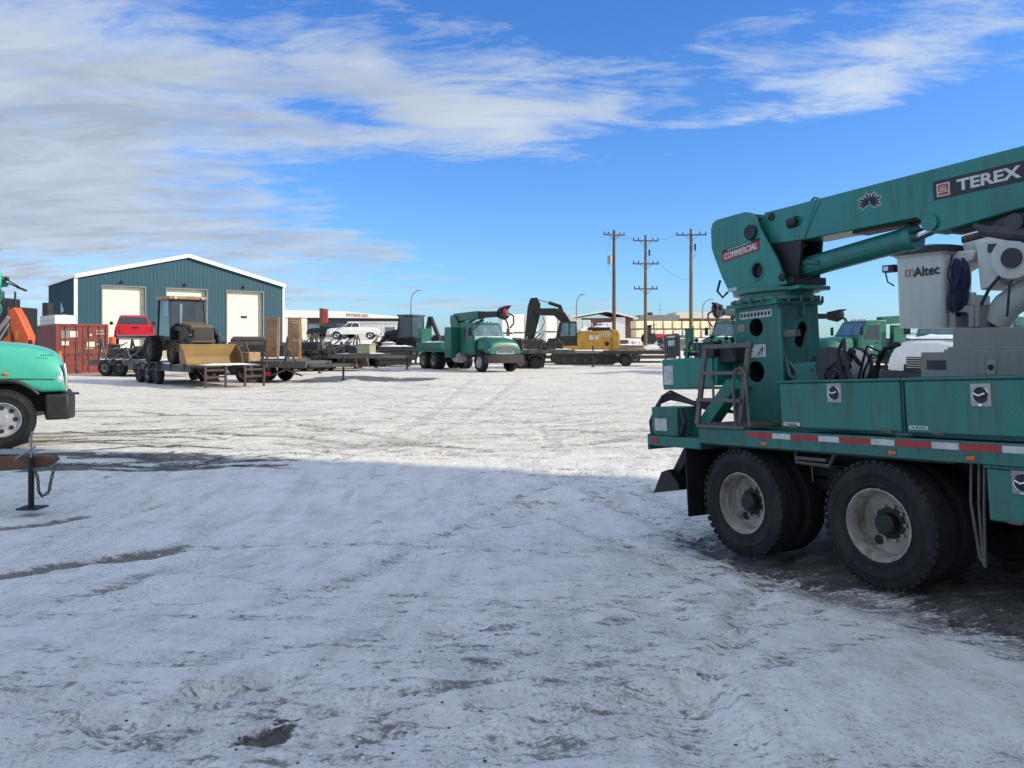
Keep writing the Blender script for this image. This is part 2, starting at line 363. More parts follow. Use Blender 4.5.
# ------------------------------------------------------------------ conventional cab (shared by the line trucks)
def cab_front(root, xf, paint, rim=RIMS, near=False, grille=CHROME, cones=False):
    """front axle at x=xf; nose towards +x; right side of the truck at -y"""
    def X(v): return v + xf
    # hood
    secs = [(-.72, 1.95, .90), (-.45, 1.93, .90), (-.1, 1.91, .92), (.25, 1.875, .97), (.50, 1.84, 1.0), (.72, 1.77, 1.0), (.86, 1.70, 1.0), (.93, 1.62, 1.0), (.965, 1.50, .99), (.985, 1.36, .985), (.99, 1.20, .98)]
    rings = []
    for x, zt, hb in secs:
        zb = .97 if abs(x) > .62 else max(.97, .53 + sqrt(max(0, .66 ** 2 - x * x)))
        th = .74
        zs = zt - .34 if x < .9 else zt - (.34 - (x - .9) * 2)
        half = [(hb, zb), (hb, zb + .03), (hb * 1.0, zb + (zs - zb) * .5), (hb * .97, zs), (th + .15, zt - .13), (th, zt - .03), (th * .5, zt + .01)]
        ring = [(X(x), -a, b) for a, b in half] + [(X(x), 0, zt + .02)] + [(X(x), a, b) for a, b in reversed(half)]
        rings.append(ring)
    m = MB(); m.loft(rings)
    hood = m.build('hood', paint, root, sub=1, smooth=60)
    m = MB()                                            # dark wheel arch lip
    for s in (-1, 1):
        pts = [(X(.70 * cos(a)), s * .985, .53 + .69 * sin(a)) for a in [R(v) for v in range(38, 185, 12)]]
        m.tube(pts, .035, 8)
    m.build('fender_flare', BLACK, root)
    m = MB(); m.bb(X(-.75), X(.9), -.62, .62, .62, 1.1); m.build('engine_bay', BLACK, root)
    # grille
    m = MB(); m.prism([(X(.955), .98), (X(1.00), .98), (X(.975), 1.40), (X(.93), 1.42)], -.56, .56)
    g = m.build('grille_surround', grille, root, bevel=.015)
    m = MB()
    m.box((X(.992), 0, 1.20), (.02, .96, .32))
    m.build('grille', BLACK, g)
    m = MB()
    for i in range(5): m.box((X(1.008), 0, 1.08 + i * .06), (.02, .94, .012))
    m.build('grille_bar', grille, g)
    for s in (-1, 1):
        m = MB(); m.ball((X(.88), s * .90, 1.20), .11, 14, (.8, .95, 1.25)); m.build('headlight', LAMPC, root)
        m = MB(); m.ball((X(.05), s * .93, 1.33), .04, 8, (1.6, .9, .8)); m.build('marker_light', LAMPA, root)
    m = MB(); m.prism([(X(.66), -1.2), (X(1.02), -1.2), (X(1.14), -.85), (X(1.14), .85), (X(1.02), 1.2), (X(.66), 1.2)], .50, .95, 'z')
    m.build('bumper', BLACK, root, bevel=.03)
    # cab
    y0 = 1.0
    prof_ = [(X(-.68), 1.0), (X(-.68), 1.93), (X(-1.12), 2.62), (X(-1.28), 2.74), (X(-2.25), 2.78), (X(-2.3), 2.7), (X(-2.3), 1.0), (X(-1.6), .92)]
    m = MB(); m.prism(prof_, -y0, y0); m.build('cab', paint, root, bevel=.05, seg=3)
    n_ = Vector((.69, 0, .44)).normalized()
    a, b = Vector((X(-.72), 0, 1.99)), Vector((X(-1.10), 0, 2.58))
    m = MB(); off = n_ * .02
    m.add([tuple(a + off + Vector((0, -.9, 0))), tuple(a + off + Vector((0, .9, 0))), tuple(b + off + Vector((0, .84, 0))), tuple(b + off + Vector((0, -.84, 0))),
           tuple(a - off + Vector((0, -.9, 0))), tuple(a - off + Vector((0, .9, 0))), tuple(b - off + Vector((0, .84, 0))), tuple(b - off + Vector((0, -.84, 0)))],
          [(0, 1, 2, 3), (7, 6, 5, 4), (0, 4, 5, 1), (1, 5, 6, 2), (2, 6, 7, 3), (3, 7, 4, 0)])
    m.build('windshield', GLASSB, root)
    for s in (-1, 1):
        m = MB(); yy = s * (y0 + .006)
        m.prism([(X(-.82), 1.02), (X(-.82), 1.90), (X(-1.22), 2.56), (X(-1.92), 2.6), (X(-1.92), 1.02)], yy - .006, yy + .012)
        d = m.build('door', paint, root, bevel=.008)
        m = MB(); m.prism([(X(-.95), 1.82), (X(-1.27), 2.46), (X(-1.86), 2.5), (X(-1.86), 1.76)], yy - .01, yy + .02)
        m.build('window', GLASS, d)
        m = MB(); m.box((X(-1.75), s * 1.035, 1.62), (.16, .03, .04)); m.build('handle', BLACK, d)
        m = MB(); m.tube([(X(-.85), s * 1.0, 2.0), (X(-.72), s * 1.22, 2.02), (X(-.72), s * 1.22, 2.45)], .015, 6)
        m.box((X(-.72), s * 1.25, 2.2), (.06, .18, .42)); m.build('mirror', BLACK, root, bevel=.01)
        m = MB(); m.box((X(-1.45), s * .95, .62), (.75, .25, .04)); m.box((X(-1.45), s * .97, .90), (.7, .16, .04)); m.build('step', GREY, root)
        wheel(root, X(0), s * 1.08, s, rim=rim, w=.3, near=near, dish=.05, front=True)
    m = MB()
    for yy in (-.5, -.25, 0, .25, .5): m.ball((X(-1.38), yy, 2.79), .05, 8)
    m.build('roof_light', LAMPA, root)
    m = MB()
    m.lathe([(.28, -2.95), (.30, -2.93), (.30, -2.35), (.28, -2.33)], (X(0), -.88, .75), 'x', 20); m.build('fuel_tank', RIMS, root)

def derrick_truck(name, label, loc, rz, paint=GREEN, seed=0, group='green line trucks parked in the yard', boom_up=0, snow=True, boomtip=True, cones=False, near=False, cabdoor=False, yt=0):
    root = thing(name, label, 'line truck', loc, rz, group)
    cab_front(root, 0, paint, near=near)
    m = MB()
    for s in (-1, 1): m.bb(-8.1, .8, s * .4 - .06, s * .4 + .06, .78, 1.02)
    m.bb(-5.9, -5.6, -1, 1, .4, .6); m.bb(-7.2, -6.9, -1, 1, .4, .6); m.build('chassis_frame', BLACK, root)
    for x in (-5.2, -6.6):
        for s in (-1, 1): wheel(root, x, s * 1.22, s, w=.26, rim=RIMM, inner=True, n=28)
    m = MB(); m.bb(-8.1, -2.5, -1.2, 1.2, 1.05, 1.20); m.build('deck', paint, root, bevel=.01)
    for s in (-1, 1):
        m = MB(); m.bb(-3.3, -2.5, s * 1.22 - .25, s * 1.22 + (.0 if s > 0 else .5) - .25 * (s > 0), .75, 2.5)
        m.box((-2.9, s * 1.225, 1.9), (.72, .02, 1.05)); m.box((-2.9, s * 1.225, 1.05), (.72, .02, .5)); m.build('tall_locker', paint, root, bevel=.01)
        m = MB(); m.bb(-7.6, -4.3, min(s * .72, s * 1.21), max(s * .72, s * 1.21), 1.21, 1.62)
        for i in range(3): m.box((-4.85 - i * 1.1, s * 1.212, 1.41), (1.0, .02, .34))
        m.build('tool_locker', paint, root, bevel=.01)
        m = MB(); m.bar((-7.8, s * .9, 1.9), (-7.9, s * 1.1, .55), .18, .18); m.bb(-8.1, -7.7, s * 1.1 - .2, s * 1.1 + .2, .28, .34)
        m.bar((-7.9, s * 1.1, .6), (-7.9, s * 1.1, .3), .1, .1); m.build('outrigger', paint, root)
    # pedestal and boom over the cab
    m = MB(); m.lathe([(.42, 1.2), (.42, 1.5), (.34, 1.55), (.34, 2.0), (.46, 2.05), (.46, 2.2)], (-4.0, 0, 0), 'z', 20)
    m.prism([(-4.5, 2.2), (-3.6, 2.2), (-3.7, 2.7), (-4.2, 3.25), (-4.7, 3.25), (-4.75, 2.9)], -.35, .35); m.build('turret', paint, root, bevel=.02)
    z0 = 3.1
    m = MB(); m.prism([(-4.6, z0 - .25), (-4.5, z0 + .25), (-1.6, z0 + .32), (-1.6, z0 - .12)], -.24, .24)
    bo = m.build('boom', paint, root, bevel=.02)
    m = MB(); m.prism([(-1.6, z0 - .08), (-1.6, z0 + .28), (.4, z0 + .24), (.4, z0 - .06)], -.18, .18); m.build('boom_extension', BLACK, bo)
    m = MB(); m.M = Matrix.Translation((.5, 0, 0))
    m.prism([(-.15, z0 - .12), (-.2, z0 + .34), (.5, z0 + .5), (.95, z0 + .52), (.6, z0 + .3), (.75, z0 - .05), (.4, z0 - .25)], -.10, .10)
    m.tube([(.3, -.25, z0 + .15), (.8, -.32, z0 - .05), (1.0, -.2, z0 - .45), (.85, -.05, z0 - .7)], .045, 8)
    m.tube([(.3, .25, z0 + .15), (.8, .32, z0 - .05), (1.0, .2, z0 - .45), (.85, .05, z0 - .7)], .045, 8)
    m.cyl((.25, 0, z0 + .3), .14, -.2, .2); m.build('pole_guide', BLACK, bo)
    m = MB(); m.ball((1.12, -.12, z0 + .2), .16, 10, (1, .5, 1.3)); m.build('hook_block', RED if group and 'middle' in label else DKMET, bo)
    m = MB(); m.tube([(-3.6, -.3, 2.55), (-1.8, -.3, z0 - .15)], .08, 10); m.tube([(-3.6, .3, 2.55), (-1.8, .3, z0 - .15)], .08, 10); m.build('lift_cylinder', paint, root)
    m = MB()
    for i in range(7): m.box((-6.6 + i * .55, random.uniform(-.35, .35), 1.4 + .1 * random.random()), (.35, .5, random.uniform(.25, .75)))
    m.tube([(-7.4, .3, 1.5), (-6.2, .1, 2.1), (-5, .2, 1.7)], .06, 8); m.cyl((-5.6, 0, 1.75), .3, -.35, .35); m.build('deck_equipment', DKMET, root, bevel=.02)
    m = MB(); m.bb(-8.0, -7.5, -.9, -.2, 1.6, 2.5); m.tube([(-7.5, -.9, 1.6), (-7.5, -.9, 2.6), (-7.5, -.2, 2.6), (-7.5, -.2, 1.6)], .025, 6); m.build('operator_station', paint, root, bevel=.02)
    if snow:
        snow_patch(root, -.62, .15, -.45, .45, 1.91, .06, seed); snow_patch(root, -7.5, -4.6, -.9, -.3, 1.62, .10, seed + 3)
    if cabdoor:
        m = MB(); m.cyl((-1.4, -1.026, 1.35), .13, -.003, .003, 'y', 16); m.build('door_emblem', WINK, root)
    return root

# ================================================================== near digger derrick truck (right)
def near_truck():
    root = thing('digger_derrick_truck', 'large teal derrick truck with a ladder, dual rear wheels and boom stowed forward', 'line truck')
    ex = Vector((TF.x * cos(TILT), TF.y * cos(TILT), sin(TILT))); ez = Vector((-TF.x * sin(TILT), -TF.y * sin(TILT), cos(TILT)))
    Mx = Matrix((ex, TL, ez)).transposed().to_4x4(); Mx.translation = TO
    root.matrix_world = Mx; root.location = TO; root.rotation_euler = Mx.to_euler()
    # chassis
    m = MB()
    for s in (-1, 1): m.bb(-1.1, 7.2, s * .43 - .05, s * .43 + .05, .72, 1.04)
    for x in (-.9, .75, 2.6, 4.0): m.bb(x - .06, x + .06, -.4, .4, .78, 1.0)
    m.build('chassis_frame', BLACK, root, bevel=.006)
    m = MB()
    for x in (0, 1.53):
        m.tube([(x, -.95, .53), (x, .95, .53)], .085, 12); m.ball((x, 0, .55), .24, 14)
        for s in (-1, 1): m.bb(x - .08, x + .08, s * .62 - .05, s * .62 + .05, .6, .75)
    for s in (-1, 1):
        m.bar((0, s * .62, .72), (1.53, s * .62, .72), .09, .10); m.bar((.3, s * .62, .86), (1.23, s * .62, .86), .09, .12); m.cyl((.765, 0, .78), .12, s * .5, s * .72)
    m.build('axle_assembly', BLACK, root)
    for x in (0, 1.53):
        for s in (-1, 1): wheel(root, x, s * 1.2, s, Rr=.53, w=.28, rim=RIMM, dish=.17, n=56, near=True, inner=True)
    # deck, fascia, tape
    m = MB(); m.bb(-.5, 4.15, -1.20, 1.20, 1.13, 1.24); m.bb(-.55, 4.15, -1.235, -1.20, 1.10, 1.265); m.bb(-.55, 4.15, 1.20, 1.235, 1.10, 1.265)
    m.build('deck', TEALD, root, bevel=.008)
    m = MB(); m.bb(-1.42, -.55, -1.22, 1.22, 1.03, 1.14); m.bb(-1.44, -1.42, -1.22, 1.22, .98, 1.16); m.build('rear_bumper_deck', TEALD, root, bevel=.008)
    m = MB(); m.bb(-.56, .12, -1.26, -.7, 1.268, 1.30)
    for i in range(12): m.bb(-.54 + i * .056, -.52 + i * .056, -1.25, -.72, 1.30, 1.308)
    m.build('step_grating', GRATE, root, bevel=.004)
    x = .16
    for i in range(8):
        for k, w_ in ((0, .31), (1, .22)):
            if x + w_ < 4.2:
                m = MB(); m.bb(x + .002, x + w_ - .002, -1.2395, -1.2365, 1.196, 1.246); m.build('reflective_tape', [REDTAPE, WHTAPE][k], root)
            x += w_
    for (y, z) in ((-1.2235, 1.085), (-1.2235, 1.085)):
        pass
    for lx in (.36, 1.72, 2.36):
        m = MB(); m.bb(lx - .035, lx + .035, -1.244, -1.235, 1.125, 1.155); m.build('marker_light', LAMPA, root, bevel=.004)
    for bx_ in range(18):
        m = MB(); m.lathe([(.009, -1.2365), (.009, -1.242), (.001, -1.244)], (-.45 + bx_ * .2, 0, 1.178), 'y', 8); m.build('deck_bolt', GRATE, root)
    m = MB(); m.bb(-1.36, -1.25, -1.226, -1.2205, 1.06, 1.11); m.build('side_reflector', LAMPR, root)
    # mud flaps
    for s in (-1, 1):
        m = MB(); m.prism([(s * 1.22, 1.12), (s * .60, 1.12), (s * .60, .30), (s * .9, .285), (s * 1.21, .29)], -.80, -.785, 'x'); m.build('mud_flap', BLACK, root)
    m = MB(); m.bb(-.78, 2.2, -1.18, -.5, 1.08, 1.12); m.bb(-.78, 2.2, .5, 1.18, 1.08, 1.12); m.build('wheel_arch_panel', BLACK, root)
    m = MB()                                             # small things below the deck between the tyres
    m.tube([(.55, -1.02, 1.10), (.58, -1.05, .97), (.95, -1.05, .96), (1.0, -1.02, 1.08)], .02, 6); m.bb(.6, .95, -1.1, -.95, 1.0, 1.03)
    m.tube([(.75, -1.05, .95), (.76, -1.05, .80)], .006, 5); m.build('tie_down_bracket', GRATE, root)
    m = MB()
    for dx in (0, .06, .1): m.tube([(2.28 + dx, -1.1, 1.10), (2.27 + dx, -1.12, .8), (2.30 + dx * .4, -1.1, .40), (2.33, -1.08, .32)], .011, 6)
    m.build('hanging_strap', GRATE, root)
    # tool boxes
    def locker(name, x0, x1, z0, z1, dx, dz, y0=-1.225, depth=.52, label=None):
        m = MB(); m.bb(x0, x1, y0 + .02, y0 + depth, z0, z1); b = m.build(name, TEALD, root, bevel=.008)
        m = MB(); m.bb(x0 + .012, x1 - .012, y0 - .006, y0 + .02, z0 + .012, z1 - .02); d = m.build('locker_door', TREAD, b, bevel=.007)
        for hx in (x0 + (x1 - x0) * .12, x0 + (x1 - x0) * .88 if x1 < 2.5 else x0 + 1.0):
            m = MB(); m.bb(hx - .05, hx + .05, y0 - .012, y0 - .004, z0 + .002, z0 + .03); m.tube([(hx - .05, y0 - .012, z0 + .016), (hx + .05, y0 - .012, z0 + .016)], .007, 6); m.build('hinge', GRATE, d)
        m = MB(); m.bb(x0 - .004, x1 + .004, y0 - .016, y0 + .03, z1 - .012, z1 + .006); m.build('drip_rail', TEALD, b, bevel=.003)
        m = MB(); m.bb(dx - .075, dx + .075, y0 - .014, y0 - .004, dz - .085, dz + .085); l = m.build('latch_plate', STEELL, d, bevel=.012)
        m = MB(); m.cyl((dx, 0, dz), .052, y0 - .020, y0 - .010, 'y', 24); m.build('latch_recess', BLACK, d)
        m = MB(); m.lathe([(.052, y0 - .016), (.058, y0 - .022), (.062, y0 - .016)], (dx, 0, dz), 'y', 28, closed=True)
        m.tube([(dx - .042, y0 - .026, dz + .012), (dx, y0 - .034, dz - .004), (dx + .042, y0 - .026, dz + .012)], .010, 8)
        m.bb(dx - .012, dx + .012, y0 - .024, y0 - .014, dz - .078, dz - .064); m.build('latch_handle', CHROME, d)
        return b
    locker('tool_locker', .57, 1.825, 1.30, 1.735, 1.19, 1.625)
    locker('tool_locker', 1.845, 4.1, 1.30, 1.735, 2.46, 1.605)
    locker('underbody_locker', 2.44, 4.05, .69, 1.09, 2.70, .99, y0=-1.20)
    m = MB()
    for y0_ in (.70,): m.bb(.57, 4.1, y0_, y0_ + .52, 1.28, 1.735); m.bb(2.44, 4.05, y0_, y0_ + .5, .69, 1.09)
    m.build('opposite_tool_locker', TEALD, root, bevel=.008)
    def nameplate(x0, x1, z0, z1):
        m = MB(); m.bb(x0, x1, -1.2335, -1.2315, z0, z1); p = m.build('name_plate', DECAL, root)
        m = MB()
        random.seed(int(x0 * 100)); xx = x0 + .02
        while xx < x1 - .03:
            w_ = random.uniform(.012, .026); m.bb(xx, xx + w_, -1.2352, -1.2336, z0 + .010, z1 - .010); xx += w_ + .009
        m.build('plate_lettering', REDTAPE if x0 < 1 else INK, p)
    nameplate(.61, .80, 1.322, 1.356); nameplate(1.88, 2.04, 1.335, 1.365)
    # pedestal (real holes)
    def holes(o, specs):
        for (c_, r_, ax, a0, a1) in specs:
            k = MB(); k.cyl(c_, r_, a0, a1, ax, 28); ck = k.build('cut', BLACK, root); cut(o, ck)
    m = MB(); m.prism([(-.80, 1.2), (-.10, 1.2), (-.10, 2.60), (-.74, 2.60)], -.45, .17)
    ped = m.build('pedestal', [TEALD, BLACK], root)
    holes(ped, [((-.43, 0, 2.33), .098, 'y', -.6, .0), ((-.46, 0, 1.84), .115, 'y', -.6, .0)])
    k = MB(); rings = []
    for xx in (-.4, .1):
        rings.append([(xx, -.12 + .075 * cos(a) + (.03 if sin(a) > 0 else -.03) , 2.23 + .10 * sin(a) + .04 * (1 if sin(a) > 0 else -1)) for a in [2 * pi * i / 24 for i in range(24)]])
    k.loft(rings); cut(ped, k.build('cut', BLACK, root))
    b_ = ped.modifiers.new('bevel', 'BEVEL'); b_.width = .008; b_.segments = 2; b_.limit_method = 'ANGLE'; b_.angle_limit = R(60)
    m = MB(); m.bb(-.79, -.745, -.47, .19, 1.24, 2.0); m.bb(-.10, -.06, -.47, -.43, 1.3, 2.5); m.bb(-.105, -.07, -.1, -.06, 2.42, 2.6)
    m.prism([(-.10, 1.24), (.45, 1.24), (-.10, 1.95)], -.34, -.30); m.prism([(-.10, 1.24), (.45, 1.24), (-.10, 1.95)], .02, .06)
    m.build('pedestal_gusset', TEAL, ped, bevel=.006)
    m = MB(); m.bb(-.82, -.08, -.5, .22, 2.56, 2.61); m.lathe([(.46, 2.61), (.46, 2.65), (.40, 2.655), (.40, 2.70), (.47, 2.705), (.47, 2.75), (.42, 2.76)], (-.42, -.12, 0), 'z', 40)
    m.build('slewing_ring', TEAL, ped, bevel=.005)
    for i in range(22):
        a = 2 * pi * i / 22; m = MB(); m.lathe([(.014, 2.58), (.014, 2.645), (.001, 2.65)], (-.42 + .485 * cos(a), -.12 + .485 * sin(a), 0), 'z', 6); m.build('ring_bolt', GRATE, ped)
    m = MB(); m.bb(-.10, .10, -.44, -.36, 2.20, 2.27); m.build('hose_bracket', GRATE, ped); m = MB(); m.tube([(-.08, -.4, 2.0), (-.02, -.42, 1.8), (.05, -.35, 1.7), (.1, -.2, 1.75)], .02, 8)
    m.build('hose_bracket', GRATE, ped)
    # decals on the pedestal
    def strip(x0, x1, z0, z1, y, mt=DECAL, name='warning_decal', tilt_=0):
        m = MB(); m.add([(x0, y, z0), (x1, y, z0 + tilt_), (x1, y, z1 + tilt_), (x0, y, z1)], [(0, 1, 2, 3)]); return m.build(name, mt, ped)
    strip(-.66, -.19, 2.435, 2.515, -.4525); strip(-.66, -.30, 2.0, 2.14, -.4525, name='warning_decal'); strip(-.70, -.60, 2.30, 2.38, -.4525, ORINK)
    m = MB(); random.seed(3)
    for i in range(9):
        m.bb(-.645 + i * .05, -.645 + i * .05 + .032, -.4545, -.453, 2.455, 2.495)
    for i in range(5):
        m.bb(-.645 + i * .035, -.645 + i * .035 + .02, -.4545, -.453, 2.10, 2.125); m.bb(-.645 + i * .035, -.63 + i * .035 + .005, -.4545, -.453, 2.06, 2.075)
    m.bar((-.42, -.454, 2.02), (-.34, -.454, 2.11), .002, .012); m.bar((-.36, -.454, 2.02), (-.34, -.454, 2.11), .002, .012); m.build('decal_lettering', INK, ped)
    # turret side plates
    tp = [(-1.02, 2.78), (-.10, 2.76), (.02, 2.78), (-.12, 3.10), (-.33, 3.45), (-.37, 3.56), (-.44, 3.63), (-.53, 3.665), (-.98, 3.665), (-1.06, 3.63), (-1.10, 3.56), (-1.10, 3.34), (-1.08, 3.27), (-.88, 2.84)]
    tp = [(-.80, 2.76), (.0, 2.76), (-.12, 3.06), (-.34, 3.43), (-.38, 3.54), (-.46, 3.625), (-.55, 3.65), (-1.0, 3.65), (-1.07, 3.62), (-1.10, 3.55), (-1.10, 3.33), (-1.07, 3.24), (-.95, 2.96), (-.86, 2.80)]
    tur = None
    for (ya, yb) in ((-.42, -.385), (.13, .165)):
        m = MB(); m.prism(tp, ya, yb); o = m.build('turret_plate', TEAL, root)
        holes(o, [((-.40, 0, 2.96), .085, 'y', ya - .1, yb + .1)])
        b_ = o.modifiers.new('bevel', 'BEVEL'); b_.width = .006; b_.segments = 2; b_.limit_method = 'ANGLE'; b_.angle_limit = R(60)
        tur = tur or o
    m = MB(); m.bb(-1.0, -.55, -.384, .13, 3.60, 3.64); m.bb(-1.09, -1.06, -.384, .13, 3.3, 3.58); m.bar((-1.06, -.127, 3.28), (-.80, -.127, 2.80), .51, .03, (0, 0, 1)); m.build('turret_back_plate', TEAL, tur)
    m = MB(); m.cyl((-.46, 0, 3.40), .085, -.455, -.42, 'y', 24); m.build('pivot_pin', BLACK, tur, bevel=.01)
    m = MB(); m.cyl((-.05, 0, 2.84), .045, -.44, -.42, 'y', 16); m.build('pivot_pin', BLACK, tur, bevel=.01)
    m = MB(); m.lathe([(.085, -.4225), (.105, -.4285), (.112, -.4225)], (-.40, 0, 2.96), 'y', 28, closed=True); m.build('hole_rim', TEALD, tur)
    m = MB(); m.bb(-.58, -.22, -.37, -.355, 2.84, 3.08); m.build('hole_shade_plate', BLACK, tur)  # black plate stands in for the shade inside the turret hole
    m = MB(); m.bb(-.55, .06, -.38, .125, 2.76, 2.84); m.prism([(-.35, 2.86), (.05, 2.80), (.12, 3.22), (-.30, 3.3)], -.30, -.26); m.prism([(-.35, 2.86), (.05, 2.80), (.12, 3.22), (-.30, 3.3)], .0, .04)
    m.tube([(-.2, -.2, 2.9), (-.05, -.24, 3.1), (.05, -.15, 3.2)], .03, 8); m.build('boom_foot_bracket', BLACK, root)
    m = MB(); m.bb(-.15, .12, -.37, .12, 2.70, 2.745); m.build('slewing_plate', TEAL, root, bevel=.008)
    m = MB(); m.tube([(-1.0, -.40, 2.93), (-.99, -.46, 2.80), (-.93, -.44, 2.72), (-.88, -.4, 2.78)], .014, 8); m.build('turret_hose', BLACK, root)
    # boom
    def sec(p, y0_, y1_, name, mt, par=root, bev=.012):
        m = MB(); m.prism(p, y0_, y1_); return m.build(name, mt, par, bevel=bev)
    b1 = sec([(-.44, 3.47), (-.45, 3.53), (-.36, 3.615), (1.46, 3.60), (6.9, 3.56), (6.9, 3.09), (2.32, 3.085), (1.62, 3.02), (1.50, 3.13), (1.42, 3.195), (.17, 3.215), (-.06, 3.245), (-.28, 3.245), (-.36, 3.36)], -.30, .06, 'boom', TEAL)
    m = MB(); m.prism([(-.30, 3.25), (.16, 3.22), (.40, 3.60), (-.36, 3.612)], -.308, -.300); m.build('boom_side_plate', TEAL, b1, bevel=.003)
    m = MB(); m.bar((.16, -.309, 3.22), (.34, -.309, 3.60), .006, .014, (1, 0, 0)); m.build('weld_seam', TEALD, b1)
    m = MB(); m.bb(.70, 1.52, -.24, .0, 3.18, 3.205); m.bb(1.7, 6.7, -.22, -.02, 3.02, 3.09); m.build('boom_wear_pad', BLACK, b1)
    m = MB(); m.lathe([(.045, -.318), (.045, -.30)], (-.26, 0, 3.545), 'y', 16); m.tube([(-.02, -.312, 3.42), (.10, -.312, 3.43)], .055, 12); m.build('boom_port', BLACK, b1)
    m = MB(); m.tube([(.11, -.12, 3.61), (.12, -.12, 3.655), (.17, -.12, 3.68), (.22, -.12, 3.655), (.23, -.12, 3.61)], .012, 8); m.tube([(-.05, -.31, 3.44), (.14, -.33, 3.45)], .01, 6); m.build('lifting_eye', TEAL, b1)
    for i in range(3):
        pass
    # boom lift cylinder
    c0, c1, c2 = Vector((-.22, -.12, 2.93)), Vector((1.30, -.12, 3.055)), Vector((1.56, -.12, 3.12))
    m = MB(); d_ = (c1 - c0).normalized(); m.tube([c0, c0 + d_ * .10, c0 + d_ * .101, c1 - d_ * .08, c1 - d_ * .079, c1], [.125, .125, .112, .112, .125, .125], 28)
    cy = m.build('lift_cylinder', TEAL, root)
    m = MB(); m.tube([c0 + Vector((.1, -.1, .03)), c0 + Vector((.35, -.1, .055)), c0 + Vector((.5, -.10, .03))], .03, 10); m.tube([c0 + Vector((.05, -.08, -.08)), c1 + Vector((-.3, -.09, -.07)), c1 + Vector((-.1, -.09, -.03))], .012, 8); m.build('cylinder_port', TEALD, cy)
    m = MB(); m.tube([c1, c2], .05, 20); m.build('cylinder_rod', CHROME, cy)
    m = MB(); m.cyl((c2.x, 0, c2.z), .075, -.33, -.30, 'y', 24); m.cyl((c2.x, 0, c2.z), .09, -.2, -.04, 'y', 24); m.build('rod_eye', TEAL, cy)
    # pole claw stowed under the boom
    m = MB(); m.prism([(1.98, 2.93), (2.2, 3.03), (2.9, 3.05), (3.0, 2.86), (2.6, 2.84), (2.25, 2.86)], -.34, -.22)
    m.tube([(2.02, -.42, 3.00), (2.12, -.45, 2.93), (2.3, -.42, 2.88), (2.6, -.40, 2.80), (2.9, -.4, 2.92)], [.02, .045, .06, .06, .05], 10)
    m.tube([(2.0, .1, 3.0), (2.2, .15, 2.86), (2.6, .1, 2.8), (2.9, .1, 2.95)], .05, 10); m.tube([(1.9, -.4, 2.9), (2.1, -.38, 2.92)], .03, 8)
    m.cyl((2.35, 0, 2.96), .07, -.46, .2, 'y', 16); m.build('pole_claw', DKMET, root)
    # operator station at the back
    m = MB(); m.bb(-1.72, -.52, -.72, -.28, 1.66, 1.685); m.bb(-1.72, -.85, -.725, -.70, 1.68, 2.03); m.bb(-1.73, -1.70, -.70, -.28, 1.68, 2.03)
    m.bb(-1.44, -.80, -.70, -.30, 1.70, 2.02); st = m.build('operator_station', TEAL, root, bevel=.008)
    m = MB(); m.bb(-1.69, -1.52, -.7305, -.7255, 1.72, 1.95); m.build('station_decal', DECAL, st)
    m = MB(); m.tube([(-1.68, -.7, 2.02), (-1.68, -.7, 2.30), (-1.66, -.7, 2.325), (-1.44, -.7, 2.325), (-1.42, -.7, 2.30), (-1.42, -.7, 1.70)], .012, 8); m.build('guard_rail', GRATE, st)
    m = MB(); m.bb(-1.66, -1.45, -.70, -.68, 2.06, 2.29); m.build('instruction_panel', DKMET, st, bevel=.004)
    m = MB(); m.add([(-1.62, -.703, 2.19), (-1.50, -.703, 2.19), (-1.50, -.703, 2.26), (-1.62, -.703, 2.26)], [(0, 1, 2, 3)]); m.build('panel_decal', DECAL, st)
    for i in range(9):
        xx = -1.34 + i * .095; ln = random.uniform(.14, .22)
        m = MB(); yy = -.6 + random.uniform(-.06, .08); m.tube([(xx, yy, 2.0), (xx + random.uniform(-.03, .03), yy - .02, 2.02 + ln)], .008, 6)
        m.ball((xx + .01, yy - .02, 2.05 + ln), .026, 8); m.build('control_lever', BLACK, st)
    m = MB(); m.bb(-1.05, -.80, -.74, -.6, 2.02, 2.20); m.bb(-.80, -.55, -.66, -.4, 1.95, 2.12); m.build('valve_block', BLACK, st, bevel=.01)
    # ladder
    def P(x, z, y=-1.22): return (x, y, z)
    m = MB()
    m.bar(P(-.58, 1.30), P(-.40, 2.13), .035, .06, (1, 0, 0)); m.bar(P(.03, 1.30), P(.22, 2.13), .035, .06, (1, 0, 0)); m.bar(P(-.43, 2.115), P(.25, 2.10), .06, .045)
    m.build('ladder', GRATE, root, bevel=.006)
    la = next(c for c in children(root) if c.name.startswith("ladder"))
    for za, xa, xb in ((1.84, -.47, .16), (1.56, -.53, .10)):
        m = MB(); m.bar(P(xa, za), P(xb, za - .01), .10, .035); m.build('ladder_rung', GRATE, la, bevel=.004)
    m = MB(); m.tube([P(.02, 1.3, -1.26), P(.03, 1.75, -1.28), P(.07, 1.86, -1.28), P(.14, 1.88, -1.28), P(.20, 1.82, -1.28), P(.21, 1.3, -1.26)], .014, 8); m.build('grab_rail', GRATE, root); m = MB()
    m.tube([P(-.9, 1.3, -.9), P(-.88, 1.75, -.9), P(-.82, 1.85, -.9), P(-.72, 1.85, -.9), P(-.66, 1.75, -.9), P(-.66, 1.2, -.9)], .014, 8); m.build('grab_rail', GRATE, root)
    # corner box and hoses
    m = MB(); m.bb(-1.42, -.98, -1.16, -.8, 1.14, 1.47); cb = m.build('corner_box', TEALD, root, bevel=.012)
    m = MB(); m.bb(-1.36, -1.15, -1.166, -1.161, 1.20, 1.34); m.build('corner_decal', DECAL, cb)
    m = MB(); random.seed(5)
